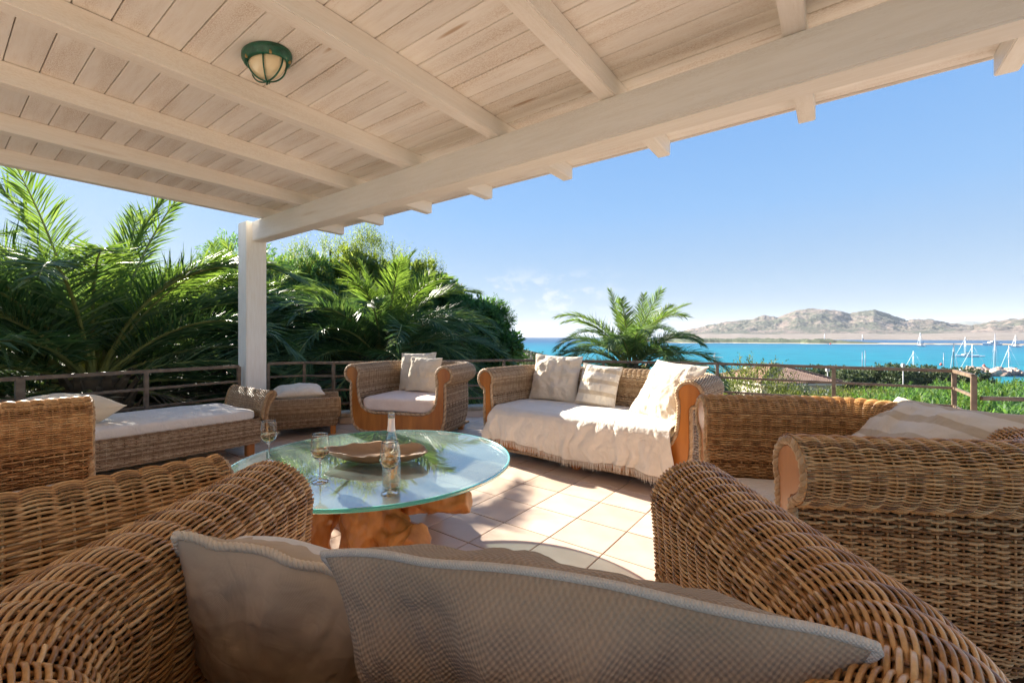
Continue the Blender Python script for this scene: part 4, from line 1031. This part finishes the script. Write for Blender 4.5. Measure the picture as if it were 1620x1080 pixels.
# ------------------------------------------------------------------ other trees and shrubs
def sprigs(blobs, n, slen, m, bl, bw, up, seed, shell=.35, cl=1.2, thr=-.12, along=True):
    """needle tufts through the outer part of a set of ellipsoids -> (V, F) triangles"""
    rg = np.random.default_rng(seed); vol = np.array([b[1][0]*b[1][1]*b[1][2] for b in blobs])**.67; pr = vol/vol.sum()
    P = []; D = []
    while len(P) < n:
        b = blobs[rg.choice(len(blobs), p=pr)]; c, r = np.array(b[0]), np.array(b[1])
        d = rg.normal(size=3); d /= np.linalg.norm(d); u = 1-shell*rg.random()**1.5
        p = c+d*r*u*(1+.30*fbm((d[0]*2.2+seed, d[1]*2.2, d[2]*2.2+c[0]), 3))
        if fbm((p[0]*cl, p[1]*cl, p[2]*cl+seed), 3) < thr: continue
        P.append(p); D.append(d/r/np.linalg.norm(d/r))
    P = np.array(P); D = np.array(D)
    A = D*(1-up)+np.array([0, 0, 1.0])*up+rg.normal(size=P.shape)*.28; A /= np.linalg.norm(A, axis=1, keepdims=True)
    X = np.cross(A, rg.normal(size=P.shape)); X /= np.linalg.norm(X, axis=1, keepdims=True); Y = np.cross(A, X)
    s = slen*rg.uniform(.6, 1.3, n)
    t = np.linspace(.05, 1, m)[None]+rg.uniform(-.05, .05, (n, m)); an = np.arange(m)[None]*2.4+rg.random((n, 1))*6
    rad = X[:, None]*np.cos(an)[..., None]+Y[:, None]*np.sin(an)[..., None]
    dirn = rad*.75+A[:, None]*.75; side = np.cross(dirn, A[:, None]); side /= np.linalg.norm(side, axis=-1, keepdims=True)+1e-9
    base = P[:, None]+A[:, None]*(s[:, None]*t)[..., None]
    L_ = bl*rg.uniform(.7, 1.2, (n, m))*(1.1-.5*t)
    tip = base+dirn*L_[..., None]; w = bw*.5
    mid = base+dirn*L_[..., None]*.45
    V = np.stack([base, mid-side*w, tip, mid+side*w], 2).reshape(-1, 3)
    F = np.arange(n*m*4).reshape(-1, 4); return V, F
def limbs(mb, base, tips, r0, seed):
    rg = random.Random(seed)
    for tp in tips:
        b = np.array(base, float); e = np.array(tp, float); mid = b*.45+e*.55+np.array([rg.uniform(-.2, .2), rg.uniform(-.2, .2), -.12*np.linalg.norm(e-b)])
        P = [b, b*.75+mid*.25+np.array([0, 0, .1]), mid, e]; mb.add(*tube(resample(P, .12), np.linspace(r0, r0*.25, len(resample(P, .12))), 7))
M['pine_lit'] = mat_leaf('tamarisk_leaf', [(.1, (.07, .10, .025)), (.5, (.17, .205, .055)), (.85, (.28, .30, .10))], .8, .55, .6)
M['pine_dark'] = mat_leaf('pine_leaf', [(.1, (.04, .085, .03)), (.5, (.10, .19, .065)), (.85, (.18, .28, .10))], .8, .5, .6)
M['pine_bright'] = mat_leaf('scrub_pine', [(.1, (.035, .075, .010)), (.5, (.085, .16, .022)), (.85, (.18, .25, .055))], 1.5, .38, .5, orand=.34)
M['yellowish'] = mat_leaf('yellow_shrub', [(.1, (.07, .09, .02)), (.5, (.15, .165, .045)), (.85, (.26, .25, .09))], 1.5, .35, .6)
M['olive'] = mat_leaf('round_bush', [(.1, (.03, .05, .022)), (.5, (.085, .115, .048)), (.85, (.15, .175, .08))], .8, .2, .6)
M['maquis'] = mat_leaf('maquis', [(.1, (.035, .045, .018)), (.5, (.085, .095, .040)), (.85, (.15, .15, .07))], .6, .2, .7)
def clumps(blobs, n, r, seed, up=0.0):
    """break big lobes into many small leafy clumps with gaps between"""
    rg = np.random.default_rng(seed); vol = np.array([b[1][0]*b[1][2] for b in blobs]); out = []
    for _ in range(n):
        b = blobs[rg.choice(len(blobs), p=vol/vol.sum())]; d = rg.normal(size=3); d[1] -= .4; d /= np.linalg.norm(d); u = rg.uniform(.62, 1.06)
        q = r*rg.uniform(.6, 1.35); out.append((tuple(np.array(b[0])+d*np.array(b[1])*u), (q, q, q*(1+up))))
    return out
def tree(x, y, label, blobs, n, mat, seed, nc=60, rc=.42, cup=.2, **k):
    gz = ground_z(x, y); t = empty('tree', (x, y, gz), 0, label=label, cat='tree')
    B = [((bx, by, bz-gz), r) for (bx, by, bz), r in blobs]; Cb = clumps(B, nc, rc, seed, cup)
    mb = MB(); k2 = dict(k); k2['thr'] = -.5; k2['shell'] = .5
    mb.add(*sprigs(Cb, n, seed=seed, **k2))
    mb.add(*sprigs([(b, tuple(np.array(q)*.80)) for b, q in B], n//5, .3, 8, .34, .10, .2, seed+1, shell=.5, thr=-.6)); link('crown', mb.mesh('crown', mat, False), t)
    mb = MB(); mb.add(*tube([(0, 0, 0), (.05, 0, .6), (-.05, .05, 1.3)], [.2, .17, .13], 10)); limbs(mb, (-.05, .05, 1.2), [np.array(b[0])+np.array([0, 0, .2]) for b in B]+[np.array(c[0]) for c in Cb[:14]], .09, seed)
    link('trunk', mb.mesh('trunk', M['bark']), t); return t
tree(-4.6, 13.6, 'broad pale green conifer with upright shoots, tallest behind the palms', [((-2.4, 0, 2.0), (1.7, 1.5, 1.5)), ((-.4, .2, 2.4), (1.8, 1.5, 1.5)), ((1.4, 0, 2.2), (1.5, 1.4, 1.4)), ((.3, -.5, .5), (3.0, 1.6, 1.5)), ((-2.9, 0, 0), (1.8, 1.3, 1.6))], 17000, M['pine_lit'], 41, 120, .36, .5, slen=.40, m=12, bl=.085, bw=.022, up=.80, cl=1.0)
tree(-1.35, 13.2, 'dark green pine to the right of the palms, against the sea', [((-1.1, 0, 2.0), (1.1, 1.1, .8)), ((.05, 0, 1.5), (1.15, 1.0, .65)), ((.8, 0, .75), (.85, .9, .55)), ((-.6, -.4, .5), (1.6, 1.2, .9)), ((.15, -.2, -.5), (1.25, 1.1, .65)), ((-1.2, 0, -.9), (1.5, 1.0, .9))], 15000, M['pine_dark'], 43, 75, .34, .1, slen=.20, m=10, bl=.085, bw=.020, up=.34, cl=1.5)
tree(-9.5, 12.5, 'dark hedge tree behind the leftmost palms', [((-1, 0, 1.2), (2.4, 1.5, 2.2)), ((1.8, .3, 1.5), (2.3, 1.4, 2.2)), ((3.6, .5, 1.2), (1.4, 1.2, 2.0)), ((-3.6, -.6, .4), (2.2, 1.4, 2.0)), ((0, 0, -1), (4, 1.5, 1.6))], 15000, M['pine_dark'], 47, 90, .5, .1, slen=.22, m=9, bl=.13, bw=.035, up=.35)
tree(-8.0, 10.2, 'low dark bush under the big palms left of the white post', [((0, 0, -1), (2.2, 1.0, 1.75)), ((-2.6, -.6, -1), (2.0, 1.0, 1.75)), ((2.2, .3, -1), (1.6, 1.0, 1.6))], 8000, M['pine_dark'], 48, 60, .45, .1, slen=.22, m=9, bl=.13, bw=.04, up=.35)
tree(-13.5, 10.0, 'dark hedge tree at the far left edge behind the palms', [((0, 0, -.6), (2.6, 1.4, 2.2)), ((2.6, .2, -.8), (2.0, 1.2, 2.0))], 7000, M['pine_dark'], 49, 50, .5, .1, slen=.22, m=9, bl=.13, bw=.04, up=.35)

INNER = {}
def shrub_meshes(kind, seeds, blobs, n, mat, **k):
    out = []
    for s in seeds:
        mb = MB(); fl = k.pop('fill', 0) if s == seeds[0] else fl; mb.add(*sprigs(blobs, n, seed=s, **k))
        fm = mb.mesh('foliage', mat, False); im = None
        if fl:
            mb = MB(); mb.add(*sprigs([(b, tuple(np.array(q)*.84)) for b, q in blobs], fl*2, .15, 7, .15, .03, .5, s+7, thr=-.6)); im = mb.mesh('inner_foliage', M['pine_dark'], False)
        INNER[fm.name] = im
        mb = MB(); limbs(mb, (0, 0, -.6), [np.array(b[0]) for b in blobs]+[np.array(b[0])+np.array([.3, .1, .2]) for b in blobs], .05, s); out.append((fm, mb.mesh('stem', M['bark'])))
    return out
SH = {
 'pine': shrub_meshes('pine', (51, 52, 53), [((0, 0, .7), (1.0, 1.0, .75)), ((.6, .2, .4), (.8, .8, .6)), ((-.6, -.1, .45), (.8, .8, .6))], 230, M['pine_bright'], slen=.27, m=56, bl=.078, bw=.015, up=.90, shell=.3, fill=500),
 'yellow': shrub_meshes('yellow', (54, 55), [((0, 0, .7), (.9, .9, .9)), ((.5, .2, .4), (.7, .7, .6)), ((-.5, -.2, .4), (.7, .7, .6))], 1100, M['yellowish'], slen=.30, m=9, bl=.10, bw=.022, up=.7),
 'round': shrub_meshes('round', (56, 57, 58), [((0, 0, .9), (1.1, 1.1, .8)), ((.7, .1, .6), (.8, .8, .65)), ((-.7, .1, .6), (.8, .8, .65)), ((.1, -.5, .5), (.9, .8, .6))], 1300, M['olive'], slen=.12, m=7, bl=.14, bw=.075, up=.2, shell=.25, thr=-.3),
 'maquis': shrub_meshes('maquis', (59, 60), [((0, 0, .35), (1.2, 1.2, .5)), ((.8, 0, .2), (.8, .8, .4))], 500, M['maquis'], slen=.15, m=8, bl=.13, bw=.05, up=.4),
}
def shrub(kind, x, y, s, label, group, k=0, name='shrub', dz=0.0):
    fm, sm = SH[kind][k % len(SH[kind])]
    o = empty(name, (x, y, ground_z(x, y)+.25*s+dz), random.uniform(0, 6), label=label, cat='shrub' if name == 'shrub' else 'tree', group=group); o.scale = (s, s, s*random.uniform(.9, 1.1))
    link('foliage', fm, o); link('stem', sm, o)
    if INNER.get(fm.name): link('inner_foliage', INNER[fm.name], o)
    return o
rs = random.Random(12)
def at_px(px, Y): return (px-810)/F_PX*Y, Y
# bright scrub pines on the slope to the right
ORD = 'first second third fourth fifth sixth seventh eighth ninth tenth eleventh twelfth thirteenth fourteenth fifteenth sixteenth seventeenth'.split()
k = 0
for Y, pts in [(7.4, ((1500, 640), (1640, 640), (1760, 635))), (9.5, ((1400, 636), (1455, 622), (1560, 618), (1680, 615))), (12.5, ((1352, 628), (1410, 612), (1470, 606), (1570, 602), (1660, 600))),
               (16, ((1330, 622), (1400, 608), (1490, 598), (1580, 594), (1670, 592))), (21, ((1375, 614), (1440, 602), (1540, 594), (1640, 590))), (28, ((1430, 606), (1500, 596), (1570, 591), (1650, 588)))]:
    for ii, (p_, ty) in enumerate(pts):
        x, y = at_px(p_+rs.uniform(-12, 12), Y+rs.uniform(-.7, .7))
        sc = (1.15-(ty-533)/F_PX*y-ground_z(x, y))/1.9
        w = {7.4: 'nearest', 9.5: 'second', 12.5: 'third', 16: 'fourth', 21: 'fifth', 28: 'farthest'}[Y]
        shrub('pine', x, y, max(.5, sc)*rs.uniform(.94, 1.04), 'bright green scrub pine, %s from the left in the %s row beyond the railing' % (ORD[ii], w), 'scrub pines on the slope', k); k += 1
for j, (p, Y, ty) in enumerate([(1165, 12, 612), (1198, 14, 590), (1245, 12.5, 624), (1290, 17, 627), (1345, 14, 626), (1390, 17, 621), (1120, 15, 608), (1320, 20, 622), (1184, 13, 606)]):
    x, y = at_px(p, Y); shrub('yellow', x, y, (1.15-(ty-533)/F_PX*y-ground_z(x, y))/1.85, 'tallest yellowish feathery bush, in front of the left side of the tiled roof' if j == 1 else 'yellowish feathery bush below the railing, %s planted before the tiled roof' % ORD[j], 'yellowish bushes below the railing', j)
for j in range(17):
    p = 1225+j*19; Y = 72+rs.uniform(-4, 6); x, y = at_px(p, Y); ty = 581+rs.uniform(-1.0, 2.5)+(3 if j > 13 else 0)
    shrub('round', x, y, (1.15-(ty-533)/F_PX*y-ground_z(x, y))/2.0, 'rounded dark green tree, %s from the left in the row before the water' % ORD[j], 'row of rounded trees near the shore', j, 'round_tree')
def scrubland():
    """low maquis that fills the slope: nobody could count it"""
    rg = np.random.default_rng(77); fm, _ = SH['maquis'][0]; co = np.zeros(len(fm.vertices)*3, np.float32); fm.vertices.foreach_get('co', co); co = co.reshape(-1, 3).astype(float)
    nv = len(co)//4; keep = co.reshape(nv, 4, 3)
    mb = MB()
    for i in range(190):
        a = rg.uniform(-.75, 1.0); r = 14+100*rg.random()**.8; x, y = r*math.sin(a), r*math.cos(a)
        if abs(a-.53) < .14 and 20 < r < 56: continue
        q = keep[rg.choice(nv, 700)]; s = rg.uniform(.8, 1.4)*(1+r/90); th = rg.uniform(0, 6); c_, s_ = math.cos(th)*s, math.sin(th)*s
        V = q.reshape(-1, 3); V = np.stack([V[:, 0]*c_-V[:, 1]*s_+x, V[:, 0]*s_+V[:, 1]*c_+y, V[:, 2]*s*.8+ground_z(x, y)], -1)
        mb.add(V, np.arange(len(V)).reshape(-1, 4))
    link('scrubland', mb.mesh('scrubland', M['maquis'], False), kind='stuff')
scrubland()
def oleander(px, Y, ty, label, s=1.0):
    x, y = at_px(px, Y); g = ground_z(x, y); h = 1.15-(ty-533)/F_PX*y-g
    o = empty('oleander', (x, y, g), 0, label=label, cat='shrub', group='oleanders in flower')
    B = [((0, 0, h*.6), (.9*s, .8, h*.42)), ((.8*s, .1, h*.5), (.8*s, .7, h*.38)), ((-.8*s, .1, h*.5), (.8*s, .7, h*.38))]
    mb = MB(); mb.add(*sprigs(B, 900, .2, 8, .16, .035, .4, int(px))); link('foliage', mb.mesh('foliage', M['olive'], False), o)
    mb = MB(); V, F = sprigs(B, 75, .05, 6, .075, .065, .3, int(px)+1, shell=.05); mb.add(V, F)
    link('blossom', mb.mesh('blossom', mat_noise('oleander_blossom', (.80, .70, .70), (.9, .86, .84), 4, .7, bmp=0), False), o, kind='stuff')
    mb = MB(); limbs(mb, (0, 0, 0), [b[0] for b in B], .05, 3); link('stem', mb.mesh('stem', M['bark']), o)
oleander(1285, 19, 614, 'white flowering oleander below the tiled roof, right of the far sofa')
oleander(838, 19, 562, 'white and pink flowering oleander behind the left arm of the far sofa', .7)

# ------------------------------------------------------------------ houses below
M['roof_tile'] = mat_noise('terracotta', (.33, .19, .13), (.52, .34, .245), 1.6, .8, bmp=.2, bscale=30)
M['plaster'] = mat_noise('pale_plaster', (.50, .45, .37), (.60, .55, .47), 2, .8, bmp=.1)
M['darkwood'] = mat_noise('dark_opening', (.03, .022, .018), (.06, .045, .035), 3, .7)
def house(x, y, rz, w, d, ze, rise, label):
    """hipped roof of tile rows on a low plastered house; ze = eaves height"""
    g = min(ground_z(x, y)-.5, ze-2.2); t = empty('house', (x, y, g), rz, label=label, cat='house'); e = ze-g
    t_ = link('wall', bevel_box('wall', w-.9, d-.9, e-.12, M['plaster'], .02), t, (0, 0, (e-.12)/2))
    link('gutter_board', bevel_box('gutter_board', w-.05, d-.05, .16, M['plaster'], .01), t, (0, 0, e-.11))
    for k in range(3):
        link('window', bevel_box('window', 1.0, .06, 1.1, M['darkwood'], .01), t, (-w*.3+k*w*.3, -(d-.9)/2-.02, e-1.15))
    hw, hd = w/2, d/2; rl = max(0, hw-hd)
    mb = MB()
    def plane(A, B, Cc, Dd):
        # eave A->B, ridge D->C ; corrugated tile rows with stepped courses
        A, B, Cc, Dd = map(np.array, (A, B, Cc, Dd)); wid = np.linalg.norm(B-A); nu = int(wid/.20)*6; nvv = 16
        nrm = np.cross(B-A, Dd-A); nrm /= np.linalg.norm(nrm); V = []
        for j in range(nvv*2):
            v = (j//2+(j % 2)*.999)/nvv; step = .03*(1-(j % 2))
            for i in range(nu+1):
                u = i/nu; L_ = A+(B-A)*u
                a2 = np.linalg.norm(Dd-Cc); lo = v*(1-a2/wid)/2; uu = lo+(1-2*lo)*u
                # keep corrugation aligned with the eave: clamp instead of squeeze
                pu = min(max(u, lo), 1-lo); p = A+(B-A)*pu+( (Dd-A)-(B-A)*((Dd-A)@(B-A)/wid**2) )*v
                V.append(p+nrm*(abs(math.sin(pu*wid/.20*PI))*.045+step))
        mb.add(V, grid_faces(nvv*2, nu+1))
    z0, z1 = e, e+rise
    plane((-hw, -hd, z0), (hw, -hd, z0), (rl, 0, z1), (-rl, 0, z1)); plane((hw, hd, z0), (-hw, hd, z0), (-rl, 0, z1), (rl, 0, z1))
    plane((hw, -hd, z0), (hw, hd, z0), (rl, 0, z1), (rl, 0, z1)); plane((-hw, hd, z0), (-hw, -hd, z0), (-rl, 0, z1), (-rl, 0, z1))
    rf = link('roof', mb.mesh('roof', M['roof_tile'], False), t)
    rt = mat_noise('ridge_tile', (.16, .09, .06), (.30, .18, .12), 3, .8)
    cap = bm_mesh('ridge_tile', (lambda b: (bmesh.ops.create_cone(b, cap_ends=True, segments=8, radius1=.13, radius2=.11, depth=.42), b)[1])(bmesh.new()), rt)
    for (a, b) in [((-rl, 0, z1), (rl, 0, z1))]+[((sx*rl, 0, z1), (sx*hw, sy*hd, z0)) for sx in (-1, 1) for sy in (-1, 1)]:
        a, b = Vector(a), Vector(b); n = int((b-a).length/.38)
        for k in range(n):
            o = link('ridge_tile', cap, rf, a.lerp(b, (k+.5)/max(1, n))+Vector((0, 0, .06))); o.rotation_euler = (b-a).to_track_quat('Z', 'Y').to_euler()
    return t
hx, hy = 24.0, 39.4; ZE = 1.15-73/F_PX*36
H1 = house(hx-.45, hy, R(4), 7.3, 7.0, ZE, 1.30, 'low house with brown hipped tile roof below the terrace, right of the far sofa')
link('chimney', bevel_box('chimney', .45, .45, .5, M['plaster'], .02), H1, (-1.6, 1.6, ZE-H1.location.z+.72))
hx, hy = at_px(790, 33)
house(hx-.4, hy, R(-20), 7.5, 6.5, 1.15-38.5/F_PX*31, 1.05, 'small tiled roof half hidden by the dark pine, left of the far sofa')

def antenna():
    x, y = at_px(1131, 27); t = empty('roof_antenna', (x, y, -1.6), 0, label='thin pale television aerial standing against the water left of the tiled roof', cat='antenna')
    met = mat_noise('aerial_metal', (.5, .5, .5), (.65, .65, .65), 9, .4)
    def bar(nm, a, b, r):
        mb = MB(); mb.add(*tube([a, b], r, 6)); link(nm, mb.mesh(nm, met), t)
    bar('mast', (0, 0, 0), (0, 0, 1.75), .018); bar('boom', (-.1, 0, 1.55), (.5, 0, 1.5), .014)
    for k in range(5): bar('element', (-.05+k*.12, -.16, 1.55-k*.01), (-.05+k*.12, .16, 1.55-k*.01), .009)
    bar('reflector', (-.1, 0, 1.55), (.08, .12, 1.78), .012); bar('reflector', (-.1, 0, 1.55), (.08, -.12, 1.32), .012)
antenna()
def lamp_post(px, Y, ytop, label):
    x, y = at_px(px, Y); g = ground_z(x, y); h = 1.15-(ytop-533)/F_PX*Y-g
    t = empty('street_lamp', (x, y, g), 0, label=label, cat='street lamp'); met = mat_noise('lamp_grey', (.35, .36, .36), (.48, .48, .48), 5, .5)
    mb = MB(); mb.add(*tube([(0, 0, 0), (0, 0, h)], [.06, .045], 8)); link('pole', mb.mesh('pole', met), t)
    link('lamp_head', bevel_box('lamp_head', .34, .34, .42, met, .06), t, (0, 0, h+.1))
lamp_post(1309.5, 46, 586, 'short grey lamp post beside the tiled roof'); lamp_post(1429, 50, 579, 'tall thin grey lamp post before the row of rounded trees')

# ------------------------------------------------------------------ shore and boats
def rocks():
    t = []
    rk = mat_noise('pink_granite', (.34, .22, .17), (.58, .42, .33), 1.2, .85, bmp=.4, bscale=6, rnd=.15)
    vs = []
    for s in range(4):
        bm = bmesh.new(); bmesh.ops.create_icosphere(bm, subdivisions=2, radius=1)
        for v in bm.verts: v.co = v.co*(1+.35*fbm(v.co*1.1+Vector((s*5, 0, 0)), 3)); v.co.z *= .7
        vs.append(bm_mesh('rock', bm, rk, False))
    for k in range(46):
        p = rs.uniform(1528, 1612) if k < 36 else rs.uniform(1612, 1750); Y = 117+rs.uniform(-3, 6); x, y = at_px(p, Y)
        o = link('rock', vs[k % 4], None, (x, y, SEA_Z+.25+rs.uniform(0, .9)), label='pinkish granite boulder of the breakwater at the shore', cat='rock', group='granite boulders of the breakwater')
        s = rs.uniform(.5, 1.25); o.scale = (s, s*rs.uniform(.8, 1.2), s*rs.uniform(.8, 1.2)); o.rotation_euler = (rs.uniform(0, 6), rs.uniform(0, 6), rs.uniform(0, 6))
rocks()
def mglos(name, c, r=.3):
    m, nt, p = newmat(name); v = coord(nt); n = ramp(nt, noise(nt, v, 2, 4), [(.3, tuple(x*.92 for x in c)), (.7, c)]); nt.links.new(n, p.inputs['Base Color']); p.inputs['Roughness'].default_value = r; return m
M['gel'] = mglos('white_gelcoat', (.82, .82, .80)); M['mast_white'] = mglos('mast_white', (.80, .80, .80)); M['mast_dark'] = mglos('mast_dark', (.05, .07, .09)); M['mast_grey'] = mglos('mast_grey', (.33, .35, .40))
M['navy'] = mglos('navy_cover', (.03, .05, .10), .7); M['buoy'] = mglos('red_buoy', (.75, .10, .06), .4); M['glazing'] = mglos('dark_glazing', (.02, .03, .04), .1)
def hull_mesh(L, B, Hh, mat):
    n = 15; secs = []
    for i in range(n):
        f = i/(n-1); b = B/2*(math.sin(min(1, f*1.25+.42)*PI/2)*max(0, 1-max(0, (f-.45)/.55)**2.2)) if f < 1 else 0.02
        sh = Hh*(1+.25*(f-.4)**2*2); x = -L/2+L*f+(0.04*L*f)
        secs.append([(x, 0, -.5*Hh), (x, b*.6, -.35*Hh), (x, b*.95, .2*Hh), (x, b, sh), (x, b*.9, sh), (x, 0, sh+.05*B), (x, -b*.9, sh), (x, -b, sh), (x, -b*.95, .2*Hh), (x, -b*.6, -.35*Hh)])
    V = [p for s in secs for p in s]; mb = MB(); mb.add(V, grid_faces(n, 10, True)); K = 10
    mb.add(np.array(secs[0]), [(0, 1, 2, 9), (9, 2, 3, 8), (8, 3, 7, 7), (3, 4, 6, 7), (4, 5, 6, 6)]); return mb.mesh('hull', mat)
def sailboat(px, Y, mast_top, L, label, rz=0, mast='mast_white', stay=True, furl=True):
    x, y = at_px(px, Y); t = empty('sailing_boat', (x, y, SEA_Z), rz, label=label, cat='sailing boat', group='boats moored in the bay')
    h = 1.15-(mast_top-533)/F_PX*Y-SEA_Z; Hh = .10*L
    link('hull', hull_mesh(L, L*.30, Hh, M['gel']), t)
    link('cabin', bevel_box('cabin', L*.34, L*.17, Hh*.55, M['gel'], .12, 2), t, (L*.03, 0, Hh*1.3))
    link('windows', bevel_box('windows', L*.25, L*.173, Hh*.2, M['glazing'], .02), t, (L*.03, 0, Hh*1.35))
    r = max(.07, Y*.00075)
    def bar(nm, a, b, rr, mt):
        mb = MB(); mb.add(*tube([a, b], rr, 6)); link(nm, mb.mesh(nm, M[mt]), t)
    mx = L*.08
    bar('mast', (mx, 0, Hh), (mx, 0, h), r, mast); bar('boom', (mx, 0, Hh*2.2), (-L*.33, 0, Hh*2.2), r*.9, mast)
    bar('sail_cover', (mx-.2, 0, Hh*2.4), (-L*.30, 0, Hh*2.35), r*1.3, 'navy' if furl else 'gel')
    if stay:
        bar('forestay', (L*.50, 0, Hh*1.2), (mx, 0, h*.93), r*.55, 'mast_white'); bar('backstay', (-L*.48, 0, Hh*1.2), (mx, 0, h), r*.22, 'mast_grey')
        for s in (-1, 1): bar('shroud', (mx, s*L*.14, Hh*1.2), (mx, 0, h*.9), r*.22, 'mast_grey')
        bar('spreader', (mx, -L*.08, h*.55), (mx, L*.08, h*.55), r*.4, mast)
    return t
sailboat(1457, 470, 526, 13, 'white sailing boat farthest out alone in the turquoise bay, at anchor', R(200))
sailboat(1530, 222, 533, 9.5, 'white sailing boat with bare mast in mid bay behind the railing corner', R(170))
sailboat(1608, 440, 530, 12, 'white two masted looking sailing boat at the right edge of the bay', R(190))
sailboat(1448, 122, 555, 6, 'moored boat with one pale mast above the row of rounded trees', R(100))
sailboat(1510, 124, 543, 6, 'moored boat with a dark slanting mast near the shore', R(60), 'mast_dark')
sailboat(1542, 128, 545, 6, 'moored boat with a white mast directly above the railing corner post', R(120))
sailboat(1575, 128, 528, 6.5, 'moored boat with the tallest grey mast, by the granite boulders', R(50), 'mast_grey')
sailboat(1599, 127, 547, 6, 'moored boat with a white mast at the right end of the boulders', R(85))
sailboat(1366, 120, 557, 5.5, 'moored boat showing only a thin left hand mast of a pair above the trees', R(80), 'mast_grey', False)
sailboat(1371, 122, 554, 5.5, 'moored boat showing only a thin right hand mast of a pair above the trees', R(95), 'mast_grey', False)
sailboat(1496, 122, 558, 5.5, 'moored boat with a thin short mast left of the dark slanting mast', R(100), 'mast_grey', False)
sailboat(1305, 1480, 528, 12, 'tiny far sail standing beyond the green peninsula, left one', R(180), stay=False)
sailboat(1365, 1400, 529, 12, 'tiny far sail standing beyond the green peninsula, right one', R(180), stay=False)
def motor_yacht():
    x, y = at_px(1570, 560); t = empty('motor_yacht', (x, y, SEA_Z), R(172), label='white motor yacht lying near the sandbar', cat='motor yacht', group='boats moored in the bay')
    link('hull', hull_mesh(20, 5, 2.2, M['gel']), t); link('cabin', bevel_box('cabin', 10, 4, 2.0, M['gel'], .5, 3), t, (-1, 0, 3.2)); link('windows', bevel_box('windows', 8.6, 4.06, .7, M['glazing'], .1), t, (-1, 0, 3.4))
    link('flybridge', bevel_box('flybridge', 5.5, 3.2, 1.1, M['gel'], .3, 3), t, (-1.8, 0, 4.7)); mb = MB(); mb.add(*tube([(-2, 0, 5), (-2.6, 0, 8.0)], .12, 6)); link('radar_arch', mb.mesh('radar_arch', M['gel']), t)
motor_yacht()
def dinghy():
    x, y = at_px(1551, 228); t = empty('dinghy', (x, y, SEA_Z), R(170), label='small white dinghy floating right of the mid bay sailing boat', cat='dinghy', group=None)
    link('hull', hull_mesh(3.6, 1.5, .45, M['gel']), t); link('bench', bevel_box('bench', .3, 1.1, .06, M['gel'], .02), t, (-.3, 0, .52))
dinghy()
def buoys():
    for px, Y, nm in [(1489, 158, 'red round buoy left of the dark slanting mast'), (1557, 150, 'red round buoy behind the breakwater boulders'), (1314, 610, 'tiny red marker buoy out in the bay before the peninsula')]:
        x, y = at_px(px, Y); mb = MB(); r = .45 if Y < 300 else 1.2
        mb.add(*lathe([(0, -r*.6), (r*.7, -r*.5), (r, 0), (r*.8, r*.6), (r*.3, r*.9), (r*.15, r*1.6), (0, r*1.62)], 14)); link('buoy', mb.mesh('buoy', M['buoy']), None, (x, y, SEA_Z+.25), label=nm, cat='buoy')
buoys()

# ------------------------------------------------------------------ the air: thin haze round everything
def haze():
    m = bpy.data.materials.new('haze'); m.use_nodes = True; nt = m.node_tree
    for n in list(nt.nodes): nt.nodes.remove(n)
    out = nt.nodes.new('ShaderNodeOutputMaterial'); v = nt.nodes.new('ShaderNodeVolumePrincipled')
    v.inputs['Color'].default_value = (.80, .88, 1.0, 1); v.inputs['Density'].default_value = HAZE; v.inputs['Anisotropy'].default_value = .0
    nt.links.new(v.outputs[0], out.inputs['Volume'])
    mb = MB(); mb.box(-27000, 27000, -27000, 27000, SEA_Z-1.5, 420); link('haze', mb.mesh('haze', m, False), kind='stuff')
HAZE = .00006
if HAZE: haze()
